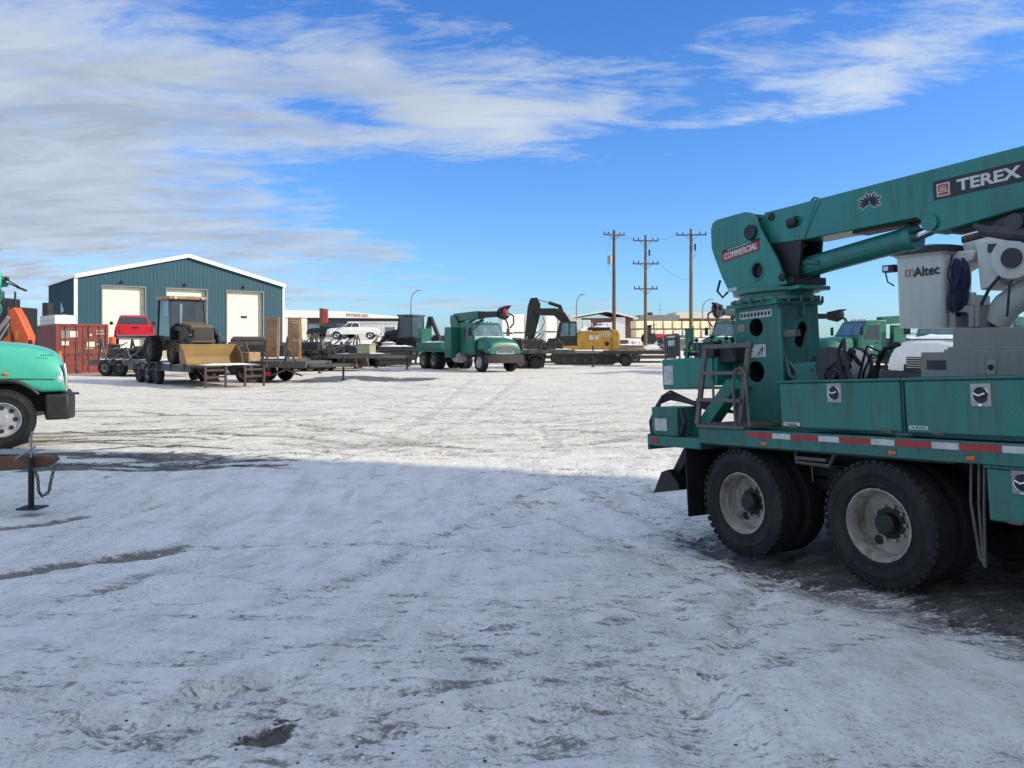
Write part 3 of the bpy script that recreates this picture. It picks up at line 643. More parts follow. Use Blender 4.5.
    for k_ in range(4):
        o_ = k_ * .03
        m.tube([(-1.5 + o_, -1.1 - o_, 1.05), (-1.5 + o_, -1.12, 1.3), (-1.38 + o_, -1.1, 1.50 + o_), (-1.2, -1.05, 1.56 + o_), (-1.0, -.98 + o_, 1.52), (-.8, -.9, 1.45 + o_), (-.55, -.7, 1.4)], .015, 8)
    m.tube([(-.98, -1.1, 1.45), (-.90, -1.12, 1.3), (-.95, -1.12, 1.18)], .03, 8); m.build('hydraulic_hose', BLACK, root)
    # outriggers
    for s in (-1, 1):
        yo = s * .86
        m = MB(); m.bar((-.35, yo, 1.72), (-1.12, yo, .98), .15, .17, (0, 1, 0)); og = m.build('outrigger', TEAL, root, bevel=.01)
        m = MB(); m.bar((-1.05, yo, 1.05), (-1.40, yo, .60), .11, .12, (0, 1, 0)); m.prism([(-1.62, .44), (-1.15, .52), (-1.18, .60), (-1.34, .74), (-1.46, .70)], yo - .16, yo + .16); m.build('outrigger_foot', BLACK, og, bevel=.008)
    # deck clutter and winch
    m = MB(); m.lathe([(.20, -.46), (.20, -.44), (.085, -.43), (.085, -.12), (.20, -.11), (.20, -.09)], (.55, 0, 1.86), 'y', 32); w_ = m.build('winch', DKMET, root)
    m = MB(); m.cyl((.55, 0, 1.86), .175, -.43, -.12, 'y', 28); m.build('rope_drum', WHITED, w_)
    m = MB(); m.bb(.2, .9, -.5, 0, 1.26, 1.68); m.bb(.05, .35, -.42, -.1, 1.68, 1.92); m.build('winch_base', TEALD, w_, bevel=.01)
    m = MB(); random.seed(11)
    for k_ in range(10):
        a0 = random.uniform(-.05, .9); pts = [(a0, random.uniform(-.5, -.2), 1.7)]
        for j in range(4): pts.append((pts[-1][0] + random.uniform(.0, .14), pts[-1][1] + random.uniform(-.08, .08), random.uniform(1.78, 2.05)))
        m.tube(pts, random.choice((.012, .018, .025)), 6)
    m.tube([(.80, -.6, 1.7), (.70, -.55, 2.0), (.74, -.5, 2.12), (.82, -.6, 1.95), (.92, -.65, 1.7)], .02, 8)
    m.tube([(.96, -1.0, 1.74), (.97, -1.0, 1.80), (1.02, -1.0, 1.83), (1.07, -1.0, 1.80), (1.08, -1.0, 1.74)], .012, 8)
    m.bb(-.02, .5, -.3, .3, 1.66, 1.86); m.build('hydraulic_hose', BLACK, root)
    m = MB()
    for i in range(7): m.box((1.4 + i * .38, random.uniform(-.3, .3), 1.4), (.3, .5, random.uniform(.2, .4)))
    m.build('deck_cargo', DKMET, root, bevel=.02)
    # ---- markings
    m = MB(); m.prism([(1.575, 3.315), (6, 3.27), (6, 3.30), (6, 3.32), (6, 3.33)], 0, 0) if False else m.add([(1.60, -.3015, 3.312), (2.43, -.3015, 3.300), (2.43, -.3015, 3.470), (1.60, -.3015, 3.482)], [(0, 1, 2, 3)])
    sg = m.build('maker_sign', INK, b1)
    text('maker_lettering', 'TEREX', .135, WINK, sg, (2.08, -.3030, 3.388), (pi / 2, R(.8), 0), bold=.0045, sx=1.32)
    m = MB(); m.add([(1.635, -.303, 3.335), (1.755, -.303, 3.333), (1.755, -.303, 3.448), (1.635, -.303, 3.450)], [(0, 1, 2, 3)]); e1 = m.build('maker_emblem', WINK, sg)
    m = MB(); m.add([(1.647, -.3045, 3.345), (1.743, -.3045, 3.343), (1.743, -.3045, 3.438), (1.647, -.3045, 3.440)], [(0, 1, 2, 3)]); m.build('emblem_field', REDINK, e1)
    m = MB()
    m.bb(1.660, 1.730, -.3062, -.3048, 3.386, 3.394)
    for xx in (1.668, 1.690, 1.712): m.bb(xx, xx + .008, -.3062, -.3048, 3.394, 3.424)
    m.bb(1.650, 1.740, -.3062, -.3048, 3.366, 3.376); m.build('emblem_figure', WINK, e1)
    m = MB(); m.cyl((2.405, 0, 3.335), .008, -.3045, -.302, 'y', 10); m.build('sign_dot', WINK, sg)
    # bird-wing emblem: a fan of strokes
    m = MB(); n2 = MB(); cx, cz = .955, 3.44
    for i in range(13):
        a = R(215 - i * 22); l_ = .125 if i % 2 else .105
        for (bld, wid, yy, e) in ((n2, .034, -.3010, .008), (m, .018, -.3026, 0)):
            p0 = (cx + .02 * cos(a), yy, cz + .015 * sin(a)); p1 = (cx + (l_ + e) * cos(a), yy, cz + (l_ * .72 + e) * sin(a))
            bld.bar(p0, p1, .0012, wid, (0, 0, 1) if abs(cos(a)) > .3 else (1, 0, 0))
    n2.build('wing_emblem_border', DECAL, b1); m.build('wing_emblem', INK, b1)
    # COMMERCIAL decal on the turret plate
    m = MB(); m.add([(-.94, -.4225, 3.13), (-.36, -.4225, 3.185), (-.34, -.4225, 3.325), (-.92, -.4225, 3.27)], [(0, 1, 2, 3)]); cd = m.build('owner_decal', INK, tur)
    m = MB(); m.add([(-.933, -.4235, 3.136), (-.367, -.4235, 3.19), (-.352, -.4235, 3.283), (-.918, -.4235, 3.229)], [(0, 1, 2, 3)]); m.build('decal_red_band', REDINK, cd)
    t_ = text('owner_lettering', 'COMMERCIAL', .098, WINK, cd, (-.643, -.4248, 3.212), (pi / 2, R(-5.4), 0), shear=.25, bold=.003, sx=.83)
    m = MB()
    for i in range(9): m.box((-.82 + i * .042, -.4242, 3.262 + i * .0040), (.026, .001, .016))
    m.build('decal_small_lettering', WINK, cd)
    m = MB(); m.bb(-.86, -.72, -.4235, -.4225, 2.775, 2.815); m.build('turret_decal', DECAL, tur)
    # cab and nose, ahead of the deck
    cab_front(root, 6.45, TEALD, near=False)
    return root
TEREX = near_truck()

# ================================================================== white aerial lift truck behind it
def bucket_truck():
    root = thing('bucket_truck', 'light grey aerial lift truck with a lowered white bucket, behind the teal boom', 'bucket truck', (6.5, 10.5, gz(6.5, 10.5)), math.atan2(TF.y, TF.x))
    m = MB(); rg = []
    def ring(x0, x1, y0, y1, z, r=.06):
        pts = []
        for (cx, cy, a0) in ((x1 - r, y1 - r, 0), (x0 + r, y1 - r, 90), (x0 + r, y0 + r, 180), (x1 - r, y0 + r, 270)):
            for k in range(5): a = R(a0 + k * 22.5); pts.append((cx + r * cos(a), cy + r * sin(a), z))
        return pts
    m.loft([ring(-.66, -.02, -1.08, -.50, 2.28), ring(-.67, -.01, -1.09, -.49, 2.31), ring(-.70, .0, -1.10, -.47, 3.22), ring(-.73, .03, -1.13, -.44, 3.24), ring(-.73, .03, -1.13, -.44, 3.29)])
    bk = m.build('bucket', WHITED, root, smooth=30)
    m = MB(); m.loft([ring(-.77, .07, -1.17, -.40, 3.26, .08), ring(-.76, .06, -1.16, -.41, 3.34, .08), ring(-.55, -.2, -1.0, -.6, 3.38, .08)]); m.build('bucket_cover', BLACK, bk, smooth=50)
    text('bucket_lettering', 'Altec', .175, INK, bk, (-.245, -1.105, 3.02), (pi / 2 + R(-1), R(-3), 0), bold=.004, sx=.95)
    m = MB()
    for dx in (0, .055):
        m.tube([(-.545 + dx, -1.1035, 2.975), (-.545 + dx, -1.1035, 3.055), (-.485 + dx, -1.1035, 3.055), (-.485 + dx, -1.1035, 2.975)], .007, 5, closed=True)
    m.build('bucket_emblem', ORINK, bk)
    m = MB(); m.prism([(.0, 3.0), (.26, 3.12), (.30, 3.25), (.0, 3.26)], -.95, -.55); m.box((.14, -.78, 2.62), (.30, .36, .14)); m.prism([(.02, 2.55), (.25, 2.55), (.30, 2.72), (.02, 2.72)], -.98, -.9); m.build('bucket_mount', WHITED, bk, bevel=.02)
    m = MB()
    rg2 = []
    for j in range(15):
        t = j / 14; z = 3.14 - .70 * t; hw = (.05, .08, .10, .105, .11, .115, .12, .12, .115, .12, .125, .12, .10, .07, .04)[j]; cx = .13 + .03 * sin(t * 5)
        rg2.append([(cx + (hw + .018 * sin(a * 7 + t * 3)) * cos(a), -1.03 + (hw * .6 + .015 * sin(a * 6 - t * 4)) * sin(a), z + .02 * sin(a * 3 + j)) for a in [2 * pi * k / 40 for k in range(40)]])
    m.loft(rg2)
    m.tube([(.08, -1.08, 3.2), (.05, -1.12, 2.95), (.12, -1.13, 2.7), (.2, -1.12, 2.9), (.22, -1.06, 3.15)], .012, 6)
    m.build('harness_bag', NAVY, bk, smooth=80)
    m = MB(); m.bb(-.90, -.72, -1.1, -.98, 3.05, 3.15); m.tube([(-.88, -1.05, 3.05), (-.84, -1.06, 2.92), (-.74, -1.06, 2.86)], .012, 6); wl = m.build('work_lamp', BLACK, root, bevel=.01)
    m = MB(); m.bb(-.88, -.80, -1.106, -1.10, 3.07, 3.13); m.build('lamp_lens', LAMPC, wl)
    m = MB(); m.tube([(.10, -.75, 3.36), (.8, -.7, 3.40), (5.0, -.7, 3.42)], .16, 16); bo = m.build('upper_boom', WHITED, root)
    m = MB(); m.tube([(.02, -.75, 3.40), (.5, -.72, 3.52), (5.0, -.7, 3.57)], .04, 10); m.build('boom_cover', BLACK, bo)
    m = MB()
    m.tube([(.40, -.7, 2.35), (.55, -.7, 2.55), (.85, -.7, 2.75), (1.3, -.7, 2.9), (5, -.7, 3.0)], .17, 16)
    m.prism([(.30, 3.34), (.62, 3.38), (.60, 2.8), (.36, 2.74)], -.95, -.45); m.cyl((.78, 0, 3.10), .26, -1.02, -.40, 'y', 28); m.cyl((1.25, 0, 2.95), .34, -.95, -.45, 'y', 28)
    m.build('lower_boom', WHITED, root, bevel=.015)
    m = MB(); m.cyl((.78, 0, 3.10), .12, -1.05, -1.02, 'y', 20); m.bb(.46, .56, -.97, -.95, 3.2, 3.3); m.tube([(.36, -.98, 2.5), (.5, -1.0, 2.75), (.66, -.98, 2.95), (.9, -1, 3.3)], .02, 8)
    m.tube([(.7, -.98, 2.4), (.74, -1.0, 2.8), (.9, -.98, 3.0)], .015, 8); m.build('boom_linkage', DKMET, root)
    m = MB(); m.prism([(.02, 2.28), (.02, 2.55), (.34, 2.55), (.34, 2.28), (.27, 2.28), (.27, 2.44), (.24, 2.47), (.14, 2.47), (.11, 2.44), (.11, 2.28)], -1.05, -.5)
    m.bb(.34, .40, -1.04, -.5, 2.28, 2.56); m.build('boom_rest', GREYBODY, root, bevel=.008)
    m = MB(); m.bb(-.45, 5, -1.15, 1.1, 1.02, 1.40); m.bb(-.30, .10, -1.14, 1.1, 1.58, 1.96); m.bb(.02, 5, -1.16, 1.1, 1.40, 2.0); m.bb(.10, 5, -1.10, 1.0, 2.02, 2.27); m.bb(.05, 5, -1.13, -.9, 1.995, 2.03)
    bd = m.build('service_body', GREYBODY, root, bevel=.01)
    m = MB(); m.bb(-.28, .55, -1.168, -1.162, 1.60, 1.94); m.bb(.60, 1.4, -1.168, -1.162, 1.45, 1.96); m.build('locker_door', GREYBODY, bd, bevel=.006)
    m = MB(); m.bb(-.20, .06, -1.172, -1.169, 1.74, 1.86); m.build('locker_vent', DKMET, bd)
    m = MB(); m.bb(.56, .68, -1.18, -1.169, 1.70, 1.88); m.build('latch_plate', STEELL, bd, bevel=.008)
    m = MB(); m.cyl((.62, 0, 1.79), .035, -1.188, -1.18, 'y', 16); m.build('latch_handle', BLACK, bd)
    m = MB(); m.bb(-1.1, 7, -.45, -.35, .7, 1.0); m.bb(-1.1, 7, .35, .45, .7, 1.0); m.build('chassis_frame', BLACK, root)
    for x in (.9,):
        for s in (-1, 1): wheel(root, x, s * 1.2, s, rim=RIMM, inner=True, n=28)
    cab_front(root, 6.6, WHITED)
    return root
bucket_truck()

# ================================================================== makers for the middle distance
DIRB = Vector((.777, .63, 0)).normalized()            # along the shop's front
YAWB = math.atan2(-.777, .63)                         # pointing out of the shop's front, towards the yard
def pickup(label, paint, loc, rz, snow=False, cap=False):
    root = thing('pickup_truck', label, 'pickup truck', loc, rz)
    m = MB(); w = .98
    def ring(x, zt, hw, zb=.55): return [(x, -hw, zb), (x, -hw - .02, (zb + zt) / 2), (x, -hw + .04, zt - .08), (x, -hw + .12, zt), (x, hw - .12, zt), (x, hw - .04, zt - .08), (x, hw + .02, (zb + zt) / 2), (x, hw, zb)]
    m.loft([ring(-2.85, 1.28, .93), ring(-2.8, 1.34, w), ring(-.75, 1.36, w), ring(.95, 1.34, w), ring(1.3, 1.30, w), ring(2.5, 1.20, .96), ring(2.85, 1.08, .90), ring(2.92, .85, .85)])
    for s in (-1, 1): pass
    m.build('body', paint, root, smooth=40)
    m = MB(); m.bb(-2.72, -.80, -.78, .78, 1.20, 1.372); m.build('cargo_bed', BLACK, root)
    m = MB()
    def ringc(z, x0, x1, hw): return [(x0, -hw, z), (x1, -hw, z), (x1, hw, z), (x0, hw, z)]
    m.loft([ringc(1.32, -.85, 1.30, .90), ringc(1.86, -.55, .55, .72), ringc(1.92, -.45, .42, .66)]); m.build('cab', paint, root, bevel=.03)
    m = MB()
    for s in (-1, 1):
        m.add([(-.66, s * .893, 1.36), (.22, s * .893, 1.36), (.05, s * .765, 1.80), (-.52, s * .765, 1.80)], [(0, 1, 2, 3)])
        m.add([(.28, s * .893, 1.36), (1.08, s * .893, 1.36), (.48, s * .765, 1.80), (.11, s * .765, 1.80)], [(0, 1, 2, 3)])
    m.add([(-.86, -.80, 1.38), (-.86, .80, 1.38), (-.615, .68, 1.82), (-.615, -.68, 1.82)], [(0, 1, 2, 3)])
    m.add([(1.285, -.80, 1.38), (1.285, .80, 1.38), (.64, .68, 1.82), (.64, -.68, 1.82)], [(0, 1, 2, 3)])
    m.build('window', GLASS, root)
    m = MB(); m.bb(-2.875, -2.84, -.78, .78, .80, 1.30); t = m.build('tailgate', paint, root, bevel=.01)
    m = MB(); m.bb(-2.885, -2.874, -.15, .15, 1.12, 1.20); m.build('handle', BLACK, t)
    for s in (-1, 1):
        m = MB(); m.bb(-2.88, -2.80, s * .88 - .07, s * .88 + .07, .92, 1.30); m.build('tail_light', LAMPR, root)
        m = MB(); m.bb(2.80, 2.90, s * .72 - .16, s * .72 + .16, .82, 1.0); m.build('headlight', LAMPC, root)
        m = MB(); m.tube([(1.0, s * .9, 1.42), (1.0, s * 1.08, 1.46)], .02, 6); m.bb(.96, 1.04, s * 1.14 - .09, s * 1.14 + .09, 1.38, 1.58); m.build('mirror', BLACK, root)
        for x in (-1.85, 1.85):
            m = MB(); m.cyl((x, 0, .44), .46, min(s * .9, s * .99), max(s * .9, s * .99), 'y', 20); m.build('wheel_arch', BLACK, root)
            h = MB(); h.cyl((x, 0, .40), .10, min(s * .9, s * 1.02), max(s * .9, s * 1.02), 'y', 12); wh = h.build('wheel', BLACK, root)
            m = MB(); m.lathe([(.22, s * 1.0), (.36, s * 1.01), (.40, s * .97), (.40, s * .80), (.22, s * .78)], (x, 0, .40), 'y', 24, closed=True); m.build('tyre', RUBBER, wh)
            m = MB(); m.lathe([(.235, s * 1.0), (.22, s * 1.012), (.18, s * .985), (.08, s * 1.0), (.001, s * 1.0)], (x, 0, .40), 'y', 20, c0=False); m.build('rim', RIMS, wh)
    m = MB(); m.bb(-3.02, -2.86, -.9, .9, .55, .75); m.bb(2.86, 2.99, -.9, .9, .50, .78); m.build('bumper', CHROME, root, bevel=.02)
    m = MB(); m.bb(2.88, 2.945, -.52, .52, .80, 1.02); m.build('grille', BLACK, root)
    m = MB(); m.bb(-2.893, -2.887, -.16, .16, .60, .70); m.build('licence_plate', WHITE, root) if False else None
    return root

def backhoe(label, loc, rz, bucket_up=0, body=YELLOW, group='backhoe loaders on trailers', boom='low'):
    root = thing('backhoe_loader', label, 'backhoe', loc, rz, group)
    m = MB(); m.bb(-1.6, 1.6, -.4, .4, .65, 1.05); m.prism([(.5, 1.0), (.5, 1.70), (1.75, 1.52), (1.85, .85), (1.4, .75)], -.45, .45); m.build('engine_hood', body, root, bevel=.03)
    m = MB(); m.bb(1.86, 1.88, -.38, .38, .95, 1.45); m.build('grille', BLACK, root)
    # cab: posts, roof, panes
    m = MB()
    for x, xb in ((.45, .25), (-.9, -.85)):
        for s in (-1, 1): m.bar((x, s * .74, 1.05), (xb, s * .70, 2.62), .07, .07)
    m.bb(-.95, .5, -.78, .78, .95, 1.10); m.build('cab_frame', BLACK, root)
    m = MB(); m.bb(-1.0, .42, -.80, .80, 2.60, 2.74); m.build('cab_roof', WOOD if body is DIRTYB else GREY, root, bevel=.04)
    m = MB(); m.add([(.445, -.7, 1.1), (.445, .7, 1.1), (.25, .66, 2.58), (.25, -.66, 2.58)], [(0, 1, 2, 3)])
    for s in (-1, 1): m.add([(.42, s * .74, 1.1), (-.88, s * .74, 1.1), (-.84, s * .70, 2.58), (.24, s * .70, 2.58)], [(0, 1, 2, 3)])
    m.add([(-.90, -.7, 1.1), (-.90, .7, 1.1), (-.86, .66, 2.58), (-.86, -.66, 2.58)], [(0, 1, 2, 3)])
    m.build('cab_glass', GLASS, root)
    m = MB(); m.add([(.30, -.752, 1.9), (-.30, -.752, 1.9), (-.28, -.722, 2.5), (.16, -.722, 2.5)], [(0, 1, 2, 3)]); m.build('lit_side_pane', GLASSB, root)
    for y_ in (-.55, .55):
        m = MB(); m.ball((.46, y_, 2.66), .07, 8); m.build('work_light', LAMPC, root)
    m = MB(); m.tube([(.9, -.5, 1.6), (.9, -.5, 2.4)], .04, 8); m.build('exhaust_pipe', CHROME, root)
    for x, r, w in ((-1.05, .56, .40), (1.35, .44, .30)):
        for s in (-1, 1):
            h = MB(); h.cyl((x, 0, r), r * .2, min(s * .6, s * 1.08), max(s * .6, s * 1.08), 'y', 12); wh = h.build('wheel', body, root)
            t = MB(); t.lathe([(r * .55, s * 1.08), (r * .9, s * 1.09), (r, s * 1.03), (r, s * (1.12 - w)), (r * .9, s * (1.08 - w)), (r * .55, s * (1.08 - w))], (x, 0, r), 'y', 28, closed=True)
            for i in range(18):
                a = 2 * pi * i / 18; t.M = Matrix.Translation((x, s * (1.06 - w / 2), r)) @ Matrix.Rotation(a, 4, 'Y') @ Matrix.Translation((0, 0, r)) @ Matrix.Rotation(.4, 4, 'Z'); t.box((0, 0, 0), (.07, w * .9, .05)); t.M = Matrix.Identity(4)
            t.build('tyre', RUBBER, wh)
            t = MB(); t.lathe([(r * .56, s * 1.06), (r * .5, s * 1.0), (.001, s * 1.0)], (x, 0, r), 'y', 20, c0=False); t.build('rim', body, wh)
    m = MB()
    for s in (-1, 1):
        m.bar((.35, s * .58, 1.45), (1.5, s * .58, 1.35), .10, .18); m.bar((1.5, s * .58, 1.35), (2.22, s * .58, .55), .10, .18); m.bar((.9, s * .58, .9), (2.0, s * .58, 1.15), .07, .08)
    la = m.build('loader_arm', BLACK, root)
    bz = .05; m = MB(); P_ = [(2.35, bz + .74), (2.30, bz + .25), (2.45, bz), (3.0, bz - .02)]
    n = len(P_); vs = []
    for s in (-1.13, 1.13):
        vs += [(a, s, b) for a, b in P_]
    T_ = [(2.31, bz + .74), (2.26, bz + .24), (2.42, bz - .04), (3.0, bz - .05)]
    for s in (-1.13, 1.13): vs += [(a, s, b) for a, b in T_]
    fs = [(i, i + 1, n + i + 1, n + i) for i in range(n - 1)] + [(2 * n + i, 2 * n + i + 1, 3 * n + i + 1, 3 * n + i) for i in range(n - 1)]
    fs += [(0, n, 3 * n, 2 * n), (n - 1, 2 * n - 1, 4 * n - 1, 3 * n - 1)]
    m.add(vs, fs)
    for s in (-1.13, 1.11): m.prism([(2.33, bz + .74), (2.27, bz + .25), (2.42, bz - .03), (3.0, bz - .03), (2.75, bz + .45)], s, s + .02)
    m.build('loader_bucket', BUCKETY, root)
    m = MB()
    if boom == 'high':
        m.bar((-1.6, 0, .8), (-2.0, 0, 2.55), .26, .34, (0, 1, 0)); m.bar((-2.0, 0, 2.55), (-2.65, 0, 1.2), .2, .26, (0, 1, 0)); m.prism([(-2.9, 1.2), (-2.4, 1.25), (-2.2, .75), (-2.5, .55), (-2.95, .7)], -.3, .3)
    else:
        m.bar((-1.6, 0, .8), (-2.1, 0, 2.3), .26, .3, (0, 1, 0)); m.bar((-2.1, 0, 2.3), (-2.4, 0, 1.1), .2, .24, (0, 1, 0)); m.prism([(-2.7, 1.1), (-2.2, 1.15), (-2.1, .7), (-2.4, .5), (-2.75, .6)], -.3, .3)
    for s in (-1, 1): m.bar((-1.7, s * .6, 1.1), (-1.9, s * 1.1, .35), .12, .12); m.bb(-2.1, -1.7, s * 1.1 - .18, s * 1.1 + .18, .3, .36)
    m.build('backhoe_arm', BLACK, root)
    return root

def flatbed(label, loc, rz, ln=7.0, w=2.4, dz=.75, axles=2, wr=.40, mt=DKMET, tongue=1, ramps=0, snow=1, vrack=False, ramp_mt=WOOD, name='flatbed_trailer', seed=0, rampside=False, drop=0, under=True):
    """tongue points along +x; axles behind the middle"""
    root = thing(name, label, 'trailer', loc, rz, 'trailers parked in rows')
    h = ln / 2
    m = MB()
    for s in (-1, 1): m.bb(-h, h, s * (w / 2 - .06) - .06, s * (w / 2 - .06) + .06, dz - .22, dz)
    for s in (-1, 1):
        for q_ in range(5): m.bar((-h + .6 + q_ * (ln - 1.2) / 4, s * (w / 2 - .02), dz - .2), (-h + .6 + q_ * (ln - 1.2) / 4 + .1, s * (w / 2 + .03), dz + .05), .05, .05)
    for i in range(int(ln / .5) + 1): m.bb(-h + i * .5, -h + i * .5 + .07, -w / 2 + .12, w / 2 - .12, dz - .12, dz - .01)
    m.build('frame', mt, root)
    m = MB(); nb = 9; bw = (w - .3) / nb
    for i in range(nb): m.bb(-h + .05, h - .05, -w / 2 + .15 + i * bw, -w / 2 + .15 + (i + 1) * bw - .015, dz - .01, dz + .035)
    m.build('plank_deck', WOOD if mt is not GREY else GRATE, root)
    for a in range(axles):
        x = -h * .35 - (a - (axles - 1) / 2) * wr * 2.25
        fd = MB()
        for s in (-1, 1): fd.prism([(x - wr * 1.15, wr * 1.5), (x - wr * .8, wr * 2.12), (x + wr * .8, wr * 2.12), (x + wr * 1.15, wr * 1.5), (x + wr * 1.1, wr * 1.45), (x + wr * .75, wr * 2.05), (x - wr * .75, wr * 2.05), (x - wr * 1.1, wr * 1.45)], s * (w / 2 - .12), s * (w / 2 + .10)) if a == 0 else None
        if a == 0: fd.build('fender', mt, root)
        for s in (-1, 1):
            yo = s * (w / 2 + (0 if under else .02))
            hb = MB(); hb.cyl((x, 0, wr), wr * .25, min(yo - s * .24, yo), max(yo - s * .24, yo), 'y', 12); wh = hb.build('wheel', BLACK, root)
            t = MB(); t.lathe([(wr * .55, yo), (wr * .9, yo + s * .01), (wr, yo - s * .04), (wr, yo - s * .2), (wr * .55, yo - s * .22)], (x, 0, wr), 'y', 24, closed=True); t.build('tyre', RUBBER, wh)
            t = MB(); t.lathe([(wr * .56, yo - s * .01), (wr * .5, yo - s * .05), (.001, yo - s * .05)], (x, 0, wr), 'y', 18, c0=False); t.build('rim', RIMM if a % 2 else DKMET, wh)
    if tongue:
        m = MB()
        for s in (-1, 1): m.bar((h, s * w * .36, dz - .12), (h + 1.5, s * .08, dz - .14), .09, .14)
        m.box((h + 1.6, 0, dz - .14), (.3, .16, .12)); m.build('tongue', mt, root)
        m = MB(); m.tube([(h + 1.15, 0, dz + .28), (h + 1.15, 0, .12)], .045, 10); m.cyl((h + 1.15, 0, 0), .12, .08, .12, 'z', 14); m.build('jack_stand', BLACK, root)
    for k in range(ramps):
        y0 = (-w * .30, w * .30)[k % 2]
        m = MB(); x0 = -h + .12
        for s in (-1, 1): m.bar((x0, y0 + s * .27, dz), (x0 - .05, y0 + s * .27, dz + 1.45), .06, .09, (1, 0, 0))
        for i in range(13): m.box((x0 - .01 - i * .004, y0, dz + .10 + i * .108), (.06, .50, .062))
        m.build('loading_ramp', [ramp_mt], root)
    if snow:
        for k in range(snow):
            L_ = ln / snow; x0 = -h + .3 + k * L_
            snow_patch(root, x0, x0 + L_ * .78, -w * .40, w * .40, dz + .04, .09, seed + k * 1.7)
    return root

def crate(label, loc, dims, mt, rz=0, name='wrapped_crate', cat='crate', group=None, strap=True):
    root = thing(name, label, cat, loc, rz, group)
    a, b, c = dims
    m = MB(); m.bb(-a / 2, a / 2, -b / 2, b / 2, .10, c); m.build('wrapped_load', mt, root, bevel=min(.05, c * .06))
    m = MB()
    for s in (-1, 0, 1): m.bb(s * a * .40 - .06, s * a * .40 + .06, -b / 2, b / 2, 0, .10)
    m.build('pallet', WOOD, root)
    if strap:
        m = MB()
        for s in (-.5, .5): m.bb(s * a * .5 - .02, s * a * .5 + .02, -b / 2 - .006, b / 2 + .006, .09, c + .006)
        m.build('strap', GRATE, root)
    return root

def mesh_thing(mb, name, mt, label, cat, group=None, **kw):
    return tag(mb.build(name, mt, None, **kw), label, cat, group)

# ================================================================== the blue metal shop
def shop():
    C = at(76, 342, 60); C.z = gz(C.x, C.y) - .1; z0 = C.z
    root = thing('metal_shop', 'dark blue green metal clad shop with white trim and three tall white overhead doors', 'building', C, math.atan2(.63, .777))
    W = 16.6; D = 12.5; ev = 7.25 - z0; pk = 9.36 - z0; doors = [(1.84, 4.94), (6.60, 9.80), (11.55, 14.7)]; dt = 6.5 - z0
    def roof(x): return ev + (pk - ev) * (1 - abs(x - W / 2) / (W / 2))
    m = MB(); xs = [0] + [v for d in doors for v in d] + [W]
    for i in range(0, len(xs), 2):
        a, b = xs[i], xs[i + 1]; pts = [(a, 0), (b, 0), (b, roof(b))] + ([(W / 2, pk)] if a < W / 2 < b else []) + [(a, roof(a))]
        m.prism(pts, 0, .15)
    for a, b in doors:
        pts = [(a, dt), (b, dt), (b, roof(b))] + ([(W / 2, pk)] if a < W / 2 < b else []) + [(a, roof(a))]
        m.prism(pts, 0, .15)
    i = 0; x = .12
    while x < W - .1:                                  # ribs
        ind = [d for d in doors if d[0] - .02 < x < d[1] + .02]; zb = dt + .06 if ind else 0
        m.bb(x - .02, x + .02, -.016, 0, zb, roof(x) - .05); x += .305
    m.build('front_wall', SIDING, root)
    m = MB(); m.bb(.0, .15, .16, D, 0, ev)
    y = .4
    while y < D: m.bb(-.035, 0, y - .03, y + .03, 0, ev - .05); y += .305
    m.bb(W - .15, W, .16, D, 0, ev); pts = [(0.16, 0), (W - .16, 0), (W - .16, ev), (W / 2, pk), (.16, ev)]; m.prism(pts, D - .15, D); m.build('side_wall', SIDING, root)
    m = MB()
    for s in (0, 1):
        xa = -.12 if s == 0 else W + .12
        za = ev - .25 * (pk - ev) / (W / 2)
        m.add([(xa, -.2, za + .06), (W / 2, -.2, pk + .06), (W / 2, D + .2, pk + .06), (xa, D + .2, za + .06), (xa, -.2, za), (W / 2, -.2, pk), (W / 2, D + .2, pk), (xa, D + .2, za)],
              [(0, 1, 2, 3), (7, 6, 5, 4), (0, 4, 5, 1), (1, 5, 6, 2), (2, 6, 7, 3), (3, 7, 4, 0)])
    m.build('roof', WHITE, root)
    m = MB()
    m.bar((-.12, -.24, ev - .10), (W / 2, -.24, pk - .06), .07, .30, (0, 0, 1)); m.bar((W / 2, -.24, pk - .06), (W + .12, -.24, ev - .10), .07, .30, (0, 0, 1))
    m.bb(-.12, .10, -.06, -.02, 0, ev - .1); m.bb(-.12, -.04, -.02, .2, 0, ev - .1); m.bb(W - .10, W + .06, -.06, -.02, 0, ev - .1); m.bb(-.2, -.12, -.2, D + .2, ev - .20, ev - .02); m.build('trim', WHITE, root)
    for a, b in doors:
        m = MB(); m.bb(a - .08, a, -.05, .5, 0, dt + .08); m.bb(b, b + .08, -.05, .5, 0, dt + .08); m.bb(a, b, -.05, .5, dt, dt + .08); m.build('door_frame', GREYW, root)
        m = MB()
        for k in range(11): m.bb(a, b, .34, .40, k * dt / 11, (k + 1) * dt / 11 - .012)
        d = m.build('overhead_door', CREAM, root)
        if a > 6: m = MB(); m.bb((a + b) / 2 - .28, (a + b) / 2 + .28, .335, .339, dt * .62, dt * .62 + .24); m.build('door_window', GLASS, d)
        m = MB(); m.box(((a + b) / 2 - .1, -.12, dt + .42), (.22, .24, .14)); m.build('wall_lamp', DKMET, root)
    m = MB(); m.prism([(D * .38, ev * .62), (D * .50, ev * .74), (D * .50, ev * .60)], -.045, -.04, 'x'); m.bb(-.3, -.04, D - 1.3, D - .9, ev * .52, ev * .6); m.build('wall_vent', PAVE, root)
shop()

